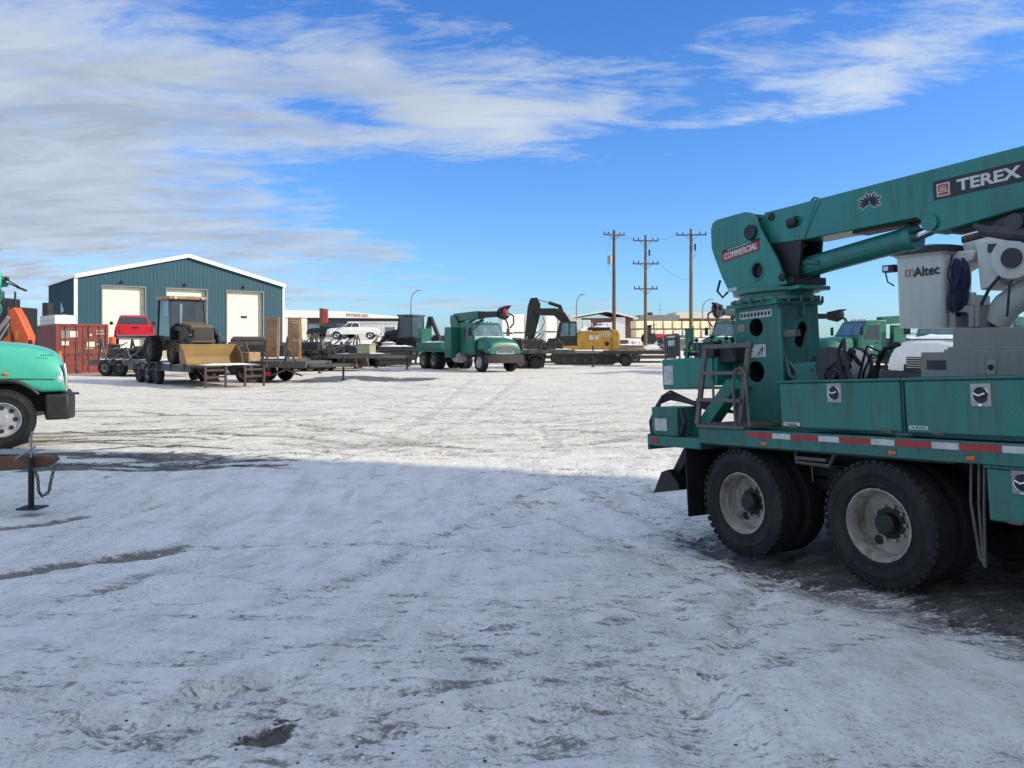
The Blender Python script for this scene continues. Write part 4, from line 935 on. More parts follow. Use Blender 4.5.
# ================================================================== shipping container, yard clutter on the left
def container():
    C = at(56, 342, 40); C.z = gz(C.x, C.y)
    root = thing('shipping_container', 'rust red shipping container with its bolted double doors facing the yard', 'container', C, math.atan2(.63, .777))
    W, D, Hh = 2.44, 6.06, 2.6
    m = MB(); m.bb(.08, W - .08, .12, D, .12, Hh - .06); y = .4
    while y < D - .2: m.bb(.02, .08, y, y + .13, .15, Hh - .15); m.bb(W - .08, W - .02, y, y + .13, .15, Hh - .15); y += .27
    for i in range(8): m.bb(.12, W - .12, .4 + i * .7, .4 + i * .7 + .3, Hh - .06, Hh - .02)
    m.build('corrugated_shell', CONTR, root)
    m = MB()
    for x in (0, W - .14):
        m.bb(x, x + .14, -.02, .16, 0, Hh); m.bb(x, x + .14, D - .1, D + .05, 0, Hh)
    m.bb(.14, W - .14, -.01, .12, Hh - .14, Hh); m.bb(.14, W - .14, -.01, .12, 0, .15); m.bb(0.0, .10, .16, D, 0, .14); m.bb(0, .10, .16, D, Hh - .10, Hh); m.build('corner_frame', CONTR, root, bevel=.01)
    for k, (a, b) in enumerate(((.15, W / 2 - .01), (W / 2 + .01, W - .15))):
        m = MB(); m.bb(a, b, .03, .09, .16, Hh - .15)
        for z in (.55, 1.15, 1.75): m.bb(a + .08, b - .08, .01, .03, z - .14, z + .14)
        d = m.build('door', CONTR, root, bevel=.008)
        for x in (a + .28, b - .28):
            m = MB(); m.tube([(x, -.01, .06), (x, -.01, Hh - .05)], .022, 8)
            for z in (.3, 1.0, 1.7, 2.3): m.box((x, .0, z), (.10, .05, .06))
            m.bar((x, -.035, 1.05), (x + .26, -.035, 1.0), .02, .035); m.build('locking_bar', GREY, d)
    def stk(x0, x1, z0, z1, mt, n): m = MB(); m.bb(x0, x1, -.004 + .012, .0285 - .004 + .004, z0, z1); return m.build(n, mt, root)
    stk(.22, .62, 1.85, 2.25, GREYW, 'notice_sticker'); stk(.64, .98, 1.90, 2.22, CREAM, 'notice_sticker'); stk(.26, .58, 1.48, 1.70, CREAM, 'notice_sticker')
    stk(1.42, 1.78, 1.40, 1.66, CREAM, 'notice_sticker')
    m = MB(); m.cyl((1.60, 0, 2.02), .07, .002, .010, 'y', 14)
    random.seed(9)
    for (xa, z) in ((1.86, 2.2), (1.86, 2.05), (1.86, 1.5), (1.95, 1.15), (1.95, .72), (1.36, 1.28)):
        x = xa
        while x < xa + .34: w_ = random.uniform(.03, .07); m.bb(x, x + w_, .002, .010, z, z + .075); x += w_ + .03
    m.build('code_lettering', DECAL, root)
    snow_patch(root, .1, 2.3, .1, D, Hh - .02, .05, 4)
container()
def tote(px, d, z, label, sc=1.0):
    root = thing('liquid_tote', label, 'tote', at(px, 342, d) * 1.0, .5, 'white caged liquid totes'); root.location.z = z
    m = MB(); m.bb(-.5, .5, -.6, .6, .14, 1.10); m.cyl((0, 0, 0), .12, 1.10, 1.16, 'z', 14); m.build('tank', WHITE, root, bevel=.06)
    m = MB()
    for x in (-.51, -.17, .17, .51):
        for y in (-.61, .61): m.tube([(x, y, .1), (x, y, 1.12)], .014, 5)
    for z_ in (.2, .5, .8, 1.12): m.tube([(-.51, -.61, z_), (.51, -.61, z_), (.51, .61, z_), (-.51, .61, z_)], .014, 5, closed=True)
    m.build('cage', PAVE, root)
    m = MB(); m.bb(-.5, .5, -.6, .6, 0, .12); m.build('pallet', DKMET, root)
    root.scale = (sc,) * 3
    return root
gt = [(47, 47.2), (54, 46.6), (61, 46.0), (68, 45.4)]
# racking behind the container carries the totes
rk = at(58, 342, 46.3); rk.z = gz(rk.x, rk.y)
m = MB()
for x in (-1.9, -.6, .7, 1.9):
    for y in (-.65, .65): m.bb(x - .05, x + .05, y - .05, y + .05, 0, 2.05)
m.bb(-2.0, 2.0, -.7, .7, 2.05, 2.17); m.bb(-2, 2, -.7, .7, .95, 1.02)
r_ = mesh_thing(m, 'storage_rack', DKMET, 'dark steel storage rack standing behind the red container', 'rack'); r_.location = rk; r_.rotation_euler.z = -.84
lb = ['white caged liquid tote at the far end of the rack, beside the black drum', 'white caged liquid tote, second from the rack end with the black drum', 'white caged liquid tote, second from the rack end nearest the blue shop', 'white caged liquid tote at the rack end nearest the blue shop']
for i in range(4):
    w_ = r_.matrix_basis @ Vector(((-1.45 + i * .97), 0, 0)); p = Vector((rk.x + (-1.45 + i * .97) * cos(-.84), rk.y + (-1.45 + i * .97) * sin(-.84), 0))
    t_ = tote(0, 40, 0, lb[i], .92); t_.location = (p.x, p.y, rk.z + 2.17); t_.rotation_euler.z = -.84
m = MB(); m.lathe([(.26, 0), (.29, .04), (.28, .3), (.29, .33), (.28, .6), (.29, .85), (.26, .88)], (0, 0, 0), 'z', 20)
o = mesh_thing(m, 'drum', BLACK, 'black round drum standing at the end of the tote rack', 'drum'); o.location = (rk.x - 2.1 * cos(-.84) + .1, rk.y + 2.1 * sin(.84) - .1, rk.z + 2.17)
o.location = (rk.x + -1.45 * cos(-.84) - .35, rk.y + -1.45 * sin(-.84) + .1, rk.z + 2.17 + .98)
m = MB(); m.bb(-.3, .3, -.3, .3, 0, .02)

# left edge truck with boom claw over its cab
LT = derrick_truck('line_truck', 'bright mint line truck nosing in by the trailer tongue, with a black bumper', (-9.54, 14.62, gz(-8.9, 13.7)), R(32), MINT, 5, group=None, snow=False, near=True)
for ch in list(children(LT)):
    if ch.name.split('.')[0] in ('boom', 'lift_cylinder'):
        for g in children(ch): bpy.data.objects.remove(g)
        bpy.data.objects.remove(ch)
m = MB(); m.prism([(-4.6, 2.8), (-4.5, 3.3), (-.15, 3.32), (-.02, 3.22), (-.02, 2.95), (-.15, 2.88)], -.24, .24); bo = m.build('boom', MINT, LT, bevel=.03)
m = MB(); m.cyl((-.24, 0, 2.80), .24, -.2, .2, 'y', 24); m.cyl((-.20, 0, 2.52), .19, -.15, .15, 'y', 20); m.build('boom_sheave', GREEN, bo, bevel=.02)
m = MB(); m.prism([(-.25, 3.40), (-.18, 3.62), (-.02, 3.66), (-.06, 3.58), (-.16, 3.38)], -.12, .12); m.prism([(-.06, 3.12), (.10, 3.02), (.08, 2.94), (-.06, 2.92)], -.1, .1); m.build('boom_tip', MINT, bo, bevel=.015)
m = MB(); m.bar((-.30, -.16, 3.30), (.26, -.16, 2.93), .025, .025); m.bar((-.05, -.16, 3.06), (.26, -.16, 2.91), .025, .025); m.bar((.22, -.16, 2.93), (.38, -.16, 2.86), .025, .04); m.ball((.06, -.16, 3.08), .045, 8); m.build('pole_prong', BLACK, bo)
m = MB()
for i in range(6): m.box((.60 + i * .035, -.975 , 1.66), (.022, .004, .022))
# (small hood lettering)
hl = m.build('hood_lettering', DKMET, LT)
m = MB(); m.bb(-.60, -.50, -.955, -.93, 1.25, 1.40); m.build('hood_latch', BLACK, LT, bevel=.01)
m = MB(); m.tube([(-.715, -.93, 1.1), (-.715, -.90, 1.6), (-.715, -.80, 1.86), (-.715, 0, 1.955)], .012, 6); m.tube([(-.3, -.985, 1.24), (.2, -.99, 1.245), (.80, -1.0, 1.22)], .008, 6); m.build('hood_seam', DKMET, LT)
m = MB(); m.tube([(.985, -.965, 1.0), (.985, -.97, 1.3), (.955, -.93, 1.5)], .028, 8); m.build('nose_trim', PAVE, LT)
cz = [z for z in (0, .13, .26)]
for i, lbl in enumerate(('orange traffic cone at the base of the stack on the mint truck bumper', 'orange traffic cone in the middle of the stack on the mint truck bumper', 'orange traffic cone on top of the stack on the mint truck bumper')):
    q_ = Matrix.Rotation(R(32), 3, 'Z') @ Vector((.93, .34, .90 + i * .10)); root = thing('traffic_cone', lbl, 'traffic cone', (-9.54 + q_.x, 14.62 + q_.y, gz(-8.9, 13.7) + q_.z), R(32), 'traffic cones in a stack'); root.scale = (.88,) * 3
    m = MB(); m.lathe([(.15, .03), (.14, .05), (.035, .70), (.028, .71), (.001, .71)], (0, 0, 0), 'z', 20); m.build('cone_body', CONEM, root)
    m = MB(); m.bb(-.17, .17, -.17, .17, 0, .035); m.build('base', BLACK if i == 0 else CONEM, root, bevel=.01)
    m = MB(); m.lathe([(.098, .32), (.079, .45)], (0, 0, 0), 'z', 20); 
m = MB(); m.bb(.9, 1.26, .12, .48, .87, .895); m.bb(1.10, 1.17, .15, .45, .7, .9); m.build('cone_holder', BLACK, LT)

# trailer tongue in the shade at the left edge
T0 = gat(0, 9.7); tz = gz(-6, 9.7)
root = thing('trailer', 'old flat trailer with a thick rusty tongue resting on a jack in the shade', 'trailer', (-9.5, 9.9, tz))
m = MB(); pts = [(0, .54), (2.6, .50), (3.45, .56), (3.72, .60), (3.80, .66), (3.76, .72), (3.5, .735), (2.4, .70), (0, .72)]
m.prism(pts, -.24, -.04); m.bb(0, 3.3, -.04, .06, .55, .66); m.build('tongue', RUSTWOOD, root, bevel=.02)
m = MB(); m.bb(-5, .1, -1.2, 1.2, .55, .75); m.build('deck', RUSTWOOD, root)
for x in (-2.4, -3.3):
    for s in (-1, 1): wheel(root, x, s * 1.2, s, Rr=.4, w=.24, rim=RIMM, n=24)
m = MB(); m.tube([(3.57, -.28, .64), (3.57, -.28, .10)], .034, 12); m.tube([(3.57, -.28, .76), (3.57, -.28, .64)], .024, 10); m.prism([(3.45, -.40), (3.70, -.40), (3.72, -.16), (3.43, -.16)], .085, .105, 'z'); m.build('jack_stand', BLACK, root, bevel=.004)
m = MB(); m.tube([(3.58, -.30, .72), (3.59, -.31, .98), (3.60, -.30, 1.04)], .014, 8); m.tube([(3.38, -.28, .70), (3.66, -.34, .86)], .013, 8); m.bb(2.9, 3.45, -.2, .2, .74, .755); m.build('coupler_handle', PAVE, root)
m = MB(); import itertools
ch_pts = []
raw = []
for i in range(200):
    t = i / 199; raw.append(Vector((3.62 + .23 * t + .015 * sin(t * 9), -.30 + .02 * sin(t * 20), .58 - .36 * (1 - abs(2 * t - 1) ** 2.4) + .04 * t)))
acc = 0; ch_pts = [tuple(raw[0])]
for a, b in zip(raw, raw[1:]):
    acc += (b - a).length
    if acc >= .036: ch_pts.append(tuple(b)); acc = 0
for i in range(len(ch_pts) - 1):
    a, b = Vector(ch_pts[i]), Vector(ch_pts[i + 1]); c_ = (a + b) / 2; d_ = (b - a).normalized(); o_ = Vector((0, 1, 0)) if i % 2 else d_.cross(Vector((0, 1, 0)))
    lp = [c_ + d_ * .027 * cos(q) + o_ * .017 * sin(q) for q in [2 * pi * k / 8 for k in range(8)]]; m.tube(lp, .0085, 5, closed=True)
m.build('safety_chain', GRATE, root)

# orange folding crane behind the mint truck
p = gat(14, 19)
root = thing('orange_crane', 'orange knuckle crane folded behind the mint line truck', 'crane', p); root.scale = (.72, .9, .87)
m = MB(); m.prism([(-.05, 2.95), (.12, 3.02), (.35, 2.7), (.62, 2.2), (.56, 1.9), (.50, 1.0), (.35, 1.0), (.28, 1.7), (.0, 2.5)], -.16, .16); m.build('outer_arm', ORANGE, root, bevel=.02)
m = MB(); m.prism([(-1.3, 1.45), (-.1, 2.25), (.02, 2.5), (.0, 2.05), (-.6, 1.3), (-1.3, 1.1)], -.14, .14); m.build('inner_arm', ORANGE, root, bevel=.02)
m = MB(); m.tube([(-.9, -.2, 1.75), (-.02, -.2, 2.75)], .06, 10); m.tube([(-.6, -.2, 1.75), (-.02, -.2, 2.55)], .03, 8); m.build('crane_cylinder', PAVE, root)
m = MB(); m.cyl((-.8, 0, 0), .25, 0, 1.3, 'z', 16); m.bb(-2.2, .9, -.9, .9, .0, .9); m.bar((.6, -.1, 2.1), (.85, -.1, 1.2), .1, .1); m.build('crane_base', BLACK, root)
m = MB(); m.prism([(.18, 2.35), (.26, 2.4), (.26, 2.15), (.18, 2.1)], -.17, -.161); m.build('crane_decal', YELLOW, root)
p = gat(2, 23)
root = thing('equipment_box', 'tall black equipment box with prongs on top, standing behind the orange crane', 'equipment box', p); root.scale = (1.15, 1, .91)
m = MB(); m.bb(-1.2, .55, -.7, .7, .3, 3.05); m.bb(-1.2, .15, -.6, .6, 3.05, 3.35); m.bb(-1.1, .45, -.6, .6, 0, .3); m.build('housing', BLACK, root, bevel=.03)
for x in (.15, .45):
    m = MB(); m.tube([(x, -.2, 3.05), (x, -.2, 3.55)], .03, 6); m.build('prong', BLACK, root)
m = MB(); m.cyl((-.1, 0, 2.65), .14, -.705, -.70, 'y', 16); m.build('round_emblem', REDINK, root)

# yard: loaded trailer with the red pickup, backhoe, ramps
rz1 = YAWB
p = gat(134, 46)
m = flatbed('grey deck over trailer with the red pickup parked on top', (p.x, p.y, p.z), YAWB + 1.0, ln=7.2, w=2.5, dz=1.25, mt=GREY, snow=0, wr=.42)
for ch in children(m):
    pass
pk_ = pickup('red crew cab pickup seen from behind, on the grey trailer by the shop', RED, (p.x - .05, p.y, p.z + 1.287), math.atan2(.80, -.42))
for q, (px, d, z, nm) in enumerate(((150, 40, 0, 'a'),)): pass
def clutter_trailer(label, px, d, rz, ln, seed, mt=GREY, dz=.8, box=True, h=.9):
    p = gat(px, d); root = flatbed(label, p, rz, ln=ln, w=2.3, dz=dz, mt=mt, snow=2, seed=seed)
    random.seed(seed)
    if box:
        m = MB(); m.bb(ln * .26, ln * .38, -.95, .2, dz + .04, dz + .55); m.bb(ln * .25, ln * .39, -.98, .23, dz + .55, dz + .60); m.bb(ln * .29, ln * .35, -.97, -.95, dz + .3, dz + .42); ch_ = m.build('tool_chest', OLIVE, root, bevel=.015); snow_patch(ch_, ln * .255, ln * .385, -.93, .18, dz + .60, .07, seed + .5, 6, 5)
    m = MB()
    for k in (0, 2):
        x = -ln * .44 + k * ln * .21 + random.uniform(-.2, .2); hh = random.uniform(.6, 1.1) * h
        for s in (-1, 1):
            m.bar((x, s * .95, dz), (x + .18, s * .95, dz + hh), .08, .10); m.bar((x + .18, s * .95, dz + hh), (x + .5, s * .95, dz), .06, .08)
    m.build('side_bracket', mt, root)
    m = MB()
    for k in range(15): hh = random.uniform(.15, .7); m.box((random.uniform(-ln * .42, ln * .22), random.uniform(-.7, .7), dz + .03 + hh / 2), (random.uniform(.2, 1.3), random.uniform(.08, .4), hh), random.uniform(-.4, .4))
    for k in range(5): xx = random.uniform(-ln * .4, ln * .1); m.tube([(xx, -.9, dz + .1), (xx + random.uniform(.3, 1.2), random.uniform(-.5, .6), dz + random.uniform(.4, 1.1))], random.uniform(.03, .07), 6)
    m.build('bundled_steel', GRATE if seed % 2 else DKMET, root, bevel=.01)
    return root
clutter_trailer('grey equipment trailer loaded with steel frames, in front of the red pickup', 143, 38.5, -.35, 4.6, 2, GREY, .75, True, 1.0)
p = gat(113, 39.5)
def spool(label, px, d, z, r, w, mt):
    root = thing('cable_spool', label, 'cable spool', gat(px, d, z)); m = MB(); m.cyl((0, 0, 0), r * .62, .05, w - .05, 'z', 20); m.build('spool_core', mt, root)
    for a in (0, w - .05):
        m = MB(); m.cyl((0, 0, 0), r, a, a + .05, 'z', 24); m.build('spool_flange', WOOD if mt is not GREY else GREY, root)
    return root
spool('brown wooden cable spool on the ground beside the red container', 114, 39.2, .0, .42, .85, CREAM)
spool('grey cable spool stacked on the wooden spool beside the red container', 114, 39.2, .85, .45, .70, GREY)
m = MB(); m.lathe([(.15, 0), (.17, .02), (.16, .36), (.001, .36)], (0, 0, 0), 'z', 14)
o = mesh_thing(m, 'small_bucket', ORANGE, 'small orange pail on top of the grey cable spool', 'pail'); o.location = gat(112.5, 39.2, 1.55)
p = gat(188, 32)
ft = flatbed('dark tag trailer carrying the backhoe with the yellow bucket', p, YAWB + .1, ln=6.4, w=2.45, dz=.78, axles=3, tongue=0, mt=DKMET, snow=1, wr=.42, seed=3)
m = MB()                                               # folded brown ramps at the yard end
for k, y0 in enumerate((-.75, .75)):
    for s in (-1, 1):
        m.bar((3.25, y0 + s * .38, .80), (4.3, y0 + s * .38, .78), .07, .08); m.bar((4.3, y0 + s * .38, .80), (4.3, y0 + s * .38, .02), .07, .07)
    for i in range(6): m.box((3.4 + i * .16, y0, .80), (.06, .74, .05))
    for i in range(2): m.box((4.28 - i * .02, y0, .66 - i * .25), (.05, .74, .08))
    m.bar((3.3, y0, .70), (4.1, y0, .25), .5, .05)
m.build('loading_ramp', DKBROWN, ft)
snow_patch(ft, 3.3, 4.2, -1.0, 1.0, .84, .06, 8)
dirb = Vector((cos(YAWB + .1), sin(YAWB + .1), 0)); bp = Vector(p) + dirb * -.35
backhoe('brown backhoe loader with a broad worn yellow bucket, on the three axle trailer', (bp.x, bp.y, p.z + .82), YAWB + .1, body=DIRTYB)
p = gat(279, 33.2)
t2 = flatbed('grey tilt trailer with two tall wooden ramps standing upright', p, -.22, ln=3.6, w=2.2, dz=.85, axles=2, ramps=0, mt=GREY, snow=0, wr=.36, seed=5)
for k, (xx, yy) in enumerate(((-.62, .55), (.32, .72))):
    m = MB()
    for s in (-1, 1): m.bar((xx + s * .27, yy, .95), (xx + s * .27, yy + .05, 2.76), .08, .05, (0, 1, 0))
    for i in range(16): m.box((xx, yy + .003 * i - .03, 1.06 + i * .108), (.50, .05, .098))
    m.build('upright_ramp', RAMPW, t2)
m = MB(); m.box((-1.25, -.6, 1.05), (.95, .9, .42)); m.build('wooden_crate', WOOD, t2, bevel=.01)
m = MB()
m.bar((-.3, -.9, .9), (-.15, -.9, 1.25), .07, .09); m.bar((.75, -.9, .9), (.95, -.9, 1.35), .07, .09); m.bar((.95, -.9, 1.35), (1.25, -.9, .9), .05, .07)
m.bar((.2, -1.0, .82), (1.6, -1.0, .30), .06, .06); m.bar((1.6, -1.0, .82), (.2, -1.0, .30), .06, .06); m.build('side_bracket', GREY, t2)
m = MB(); m.bb(-.1, .25, -1.12, -1.10, .30, .46); m.build('reflector', LAMPR, t2)
clutter_trailer('grey equipment trailer with folded frames behind the upright ramps', 255, 40, -.25, 5.0, 4, GREY, .8, False, 1.3)
tote(249, 44, gz(-15, 44), 'white caged liquid tote beside the grey machine before the third shop door', 1.15).location = gat(238, 46)
tote(235, 47, 0, 'white caged liquid tote standing nearest the backhoe behind its trailer', 1.15).location = gat(225, 46.5)
p = gat(250, 43)
root = thing('generator', 'grey green towable generator beside the white totes', 'generator', p, .2)
m = MB(); m.bb(-.95, .95, -.55, .55, .55, 1.75); m.prism([(-1.0, 1.72), (1.0, 1.72), (.8, 1.95), (-.8, 1.95)], -.6, .6); m.build('housing', GREY, root, bevel=.05)
m = MB()
for i in range(7): m.bb(-.8, -.1, -.56, -.552, .85 + i * .1, .90 + i * .1)
m.build('vent', BLACK, root)
for s in (-1, 1):
    m = MB(); m.cyl((s * .3, 0, .3), .3, -.62, -.42, 'y', 18); m.build('wheel', RUBBER, root)
m = MB(); m.bar((.9, 0, .5), (1.9, 0, .45), .1, .1); m.tube([(1.8, 0, .6), (1.8, 0, 0)], .04, 8); m.build('tow_bar', DKMET, root)
# row of trailers towards the green truck
clutter_trailer('snow dusted grey gooseneck trailer with a pale tool chest, below the white pickup', 335, 45, -.12, 6.2, 6, GREY, .95, True, 1.0)
clutter_trailer('dark low trailer with snow on its deck, left of the green line truck', 384, 55, -.1, 4.4, 7, DKMET, .8, False, .9)
clutter_trailer('grey trailer piled with long steel bundles, farther back below the white hut', 358, 53, .1, 6.5, 8, GREY, 1.0, True, 1.2)
clutter_trailer('grey trailer with frames between the upright ramps and the gooseneck trailer', 318, 48, -.1, 5.0, 9, GREY, .9, True, 1.1)
p = gat(408, 57)
fb = flatbed('long dark lowboy trailer under the dark cab backhoe', p, -.15, ln=5.6, w=2.5, dz=.85, mt=DKMET, snow=1)
backhoe('backhoe loader with a dark cab, arms raised, behind the tail of the green line truck', (p.x, p.y, p.z + .89), pi - .5, body=BLACK, boom='high')
# brown snow-free stack and crates near the upright ramps
for i, (px, d, w_, h_, lbl) in enumerate(((307, 52, 1.9, 1.1, 'low brown lumber stack behind the upright ramps'), (322, 54, 2.2, 1.3, 'brown lumber stack beside the dark parked car'))):
    root = thing('lumber_stack', lbl, 'lumber stack', gat(px, d), .1, 'lumber stacks')
    for k in range(5):
        m = MB()
        for j in range(6): m.bb(-w_ / 2, w_ / 2, -.6 + j * .2, -.6 + j * .2 + .18, .05 + k * h_ / 5, .05 + k * h_ / 5 + h_ / 6)
        m.build('board_layer', WOOD if k % 2 else RUSTWOOD, root)

def pile(name, label, px, d, seed, w_=2.2, h_=1.1, kind='beam'):
    root = thing(name, label, 'stack', gat(px, d), random.uniform(-.3, .3)); random.seed(seed)
    m = MB()
    for k in (-1, 1): m.bb(k * w_ * .35 - .08, k * w_ * .35 + .08, -.6, .6, 0, .14)
    m.build('bearer', DKBROWN, root)
    if kind == 'tyre':
        for k in range(3):
            for j in range(int(h_ / .27)):
                m = MB(); c_ = ((k - 1) * w_ * .34 + random.uniform(-.04, .04), random.uniform(-.05, .05), .14 + j * .27)
                m.lathe([(.26, .0), (.42, .0), (.50, .05), (.50, .21), (.42, .26), (.26, .26)], c_, 'z', 20, closed=True); m.build('tyre', RUBBER, root)
        return
    m = MB()
    for k in range(16):
        z = .14 + (k // 4) * h_ / 4.4; y_ = -.5 + (k % 4) * .33
        m.box((random.uniform(-.15, .15), y_, z + h_ / 9), (w_ * random.uniform(.8, 1.15), .22, h_ / 4.8), random.uniform(-.02, .02))
    m.build('stacked_load', {'beam': GRATE, 'wood': WOOD, 'dark': DKMET}[kind], root, bevel=.01)
    snow_patch(root, -w_ * .45, w_ * .45, -.6, .6, .14 + h_ * .93, .09, seed)
pile('tyre_stack', 'stacks of old tyres behind the upright ramps', 312, 44, 3, 2.0, 1.2, 'tyre')
pile('beam_stack', 'snow topped stack of steel beams behind the gooseneck trailer', 344, 49, 4, 2.6, 1.2)
pile('timber_stack', 'snow topped timber stack below the white site hut', 374, 60, 6, 2.8, 1.3, 'wood')
pile('dark_beam_stack', 'dark beam stack just left of the dark cab backhoe', 396, 52, 7, 2.4, 1.3, 'dark')
pile('short_beam_stack', 'short beam stack between the container spools and the brown backhoe', 128, 42.5, 8, 2.2, 1.1)
pile('low_beam_stack', 'low dark beam stack beyond the grey generator', 226, 43, 9, 2.2, 1.3, 'dark')
pile('scrap_timber_stack', 'timber stack right of the excavator counterweight', 628, 66, 10, 2.4, 1.1, 'wood')
pile('grey_beam_stack', 'snow topped grey beam stack left of the last power pole', 676, 74, 11, 3.0, 1.0)
# ---- bank with white pickup, dark car, white hut
p = gat(354, 88); pickup('white crew cab pickup parked side on below the white dealership', WHITE, (p.x, p.y, p.z), pi + .12)
pp = gat(333, 92); pk2 = pickup('black pickup parked just ahead of the white pickup', BLACK, (pp.x, pp.y, pp.z), pi - .2)
def hut(label, px, d, w, h, dep, mt, winx=(), rz=0, zoff=0, name='site_hut', cat='hut'):
    root = thing(name, label, cat, gat(px, d, zoff), rz)
    m = MB(); m.bb(-w / 2, w / 2, 0, dep, .3, h)
    x = -w / 2 + .2
    while x < w / 2: m.bb(x - .02, x + .02, -.02, 0, .3, h - .1); x += .5
    m.build('wall', mt, root)
    m = MB(); m.bb(-w / 2 - .1, w / 2 + .1, -.1, dep + .1, h, h + .14); m.build('roof', WHITE, root)
    for x in winx:
        m = MB(); m.bb(x - .6, x + .6, -.05, -.02, h * .38, h * .80); f = m.build('window', GREYW, root)
        m = MB(); m.bb(x - .52, x + .52, -.06, -.05, h * .42, h * .76); m.build('pane', GLASSB, f)
    m = MB()
    for s in (-1, 0, 1): m.bb(s * w * .4 - .2, s * w * .4 + .2, .2, .6, 0, .3)
    m.build('footing', GREYW, root)
    return root
hut('white ribbed site hut with two windows behind the white pickup', 374, 97, 6.4, 2.8, 2.6, WHITE, (-.2, 2.0), zoff=-.85)

# white dealership with dark band and red sign
C = gat(285, 128); root = thing('dealership_building', 'long white fascia dealership with a dark band of glass and a red sign', 'building', C, .25)
W = (402 - 285) / F_PX * 128; zt = CAMZ + (HOR - 310) / F_PX * 128 - C.z
m = MB(); m.bb(0, W, 0, 18, 0, zt - 1.9); m.build('wall', GREYW, root)
m = MB(); m.prism([(-1.2, zt - 1.25), (-1.2, zt), (W * .5, zt - .15), (W, zt - 1.0), (W, zt - 1.25)], -.6, .2); m.bb(W - .5, W, -.55, .1, 0, zt - 1.3); m.build('fascia', WHITE, root)
m = MB(); m.bb(3.6, W - .5, -.35, .1, zt - 2.1, zt - 1.26); m.bb(W - 3.0, W - .5, -.3, -.05, 0, zt - 2.1); m.build('dark_band', BLACK, root)
m = MB(); m.bb(-1.2, 3.5, -.45, -.1, 0, zt - 1.27); m.build('entrance_wall', CREAM, root)
for i in range(5):
    m = MB(); m.bb(3.8 + i * 2.2, 5.8 + i * 2.2, -.1, -.02, .4, zt - 2.2); f = m.build('window', GREYW, root); m = MB(); m.bb(3.9 + i * 2.2, 5.7 + i * 2.2, -.12, -.10, .5, zt - 2.3); m.build('pane', GLASSB, f)
m = MB(); m.bb(.6, 2.7, -.5, -.45, 0, zt - 2.2); m.build('door', GLASSB, root)
random.seed(21); m = MB(); x = W * .515
while x < W * .70:
    w_ = random.uniform(.14, .26); k = random.choice((0, 1, 2))
    zb = zt - .95 - (x - W * .5) * .04
    m.bb(x, x + .06, -.66, -.61, zb, zb + .45)
    if k: m.bb(x + .06, x + w_, -.66, -.61, zb + .36, zb + .45)
    if k > 1: m.bb(x + .06, x + w_, -.66, -.61, zb, zb + .09)
    x += w_ + .07
m.build('sign_lettering', REDINK, root)
m = MB(); m.bb(-1.2, W, 0.2, 18, zt - 1.2, zt - .9); m.build('roof', WHITE, root)
C = gat(324, 112); root = thing('pylon_sign', 'dark red and black pylon sign in front of the white dealership', 'sign', C)
hs = CAMZ + (HOR - 309) / F_PX * 112 - C.z
m = MB(); m.bb(-.55, .55, -.2, .2, .3, hs); m.build('sign_box', REDINK, root); m = MB(); m.bb(-.6, -.1, -.22, .22, hs * .3, hs + .1); m.build('sign_side', BROWN, root); m = MB(); m.bb(-.4, .4, -.15, .15, 0, .35); m.build('base', GREYW, root)
m = MB(); m.bb(.0, .5, -.215, -.205, .4, hs * .45); m.build('lower_panel', GREYW, root)

# ================================================================== green derrick truck in the middle
p = gat(496, 43.2)
derrick_truck('line_truck', 'deep green digger derrick line truck parked nose out in the middle of the yard', (p.x, p.y, p.z), math.atan2(-.84, .54), GREEN, 1)
# right side, seen past the near truck
p = gat(724, 40); t_ = derrick_truck('line_truck', 'green line truck with snow on its hood, behind the near truck lever station', (p.x, p.y, p.z), math.atan2(-.80, -.60), GREEN, 2)
p = gat(848, 47); derrick_truck('line_truck', 'green derrick truck with a black pole claw, farthest back beside the pedestal', (p.x - 1.6, p.y, p.z), math.atan2(-.25, .97), GREEN, 3)
def strip_boom(t):
    for ch in list(children(t)):
        if ch.name.split('.')[0] in ('boom', 'lift_cylinder', 'turret'):
            for g in children(ch): bpy.data.objects.remove(g)
            bpy.data.objects.remove(ch)
p = gat(834, 40); t_ = derrick_truck('service_truck', 'teal service truck with a round white door emblem, left of the white bucket', (p.x, p.y, p.z), math.atan2(-.20, -.98), GREEN, 4, snow=False, cabdoor=True)
m = MB(); m.cyl((-1.4, 1.026, 1.35), .13, -.003, .003, 'y', 16); m.build('door_emblem', WINK, t_)
strip_boom(t_)
m = MB(); m.prism([(-2.6, 2.55), (-2.6, 2.95), (-9, 3.35), (-9, 2.95)], -.2, .2); m.build('boom', GREEN, t_, bevel=.02)
p = gat(941, 21.5); t_ = derrick_truck('service_truck', 'teal truck with a snow white hood and black grille, under the white bucket', (p.x, p.y, p.z), math.atan2(-.62, -.78), TEAL, 6)
strip_boom(t_)
[setattr(c_.material_slots[0], 'material', {'hood': WHITE, 'grille_surround': BLACK}[c_.name.split('.')[0]]) or None for c_ in children(t_) if c_.name.split('.')[0] in ('grille_surround',)]
for c_ in children(t_):
    if c_.name.split('.')[0] == 'hood': c_.data.materials[0] = WHITE
snow_patch(t_, -.7, .60, -.70, .70, 1.86, .14, 12); snow_patch(t_, -2.2, -1.3, -.9, .9, 2.78, .1, 13)
p = gat(868, 30)
ft = flatbed('low black flat trailer in front of the teal service truck', p, .1, ln=3.4, w=2.2, dz=.78, mt=BLACK, snow=0, tongue=0)
m = MB(); m.bb(-1.7, 1.7, -1.14, -1.10, .45, .80); m.build('side_skirt', BLACK, ft); m = MB(); m.bb(.9, 1.25, -1.15, -1.142, .52, .74); m.build('side_label', DECAL, ft)
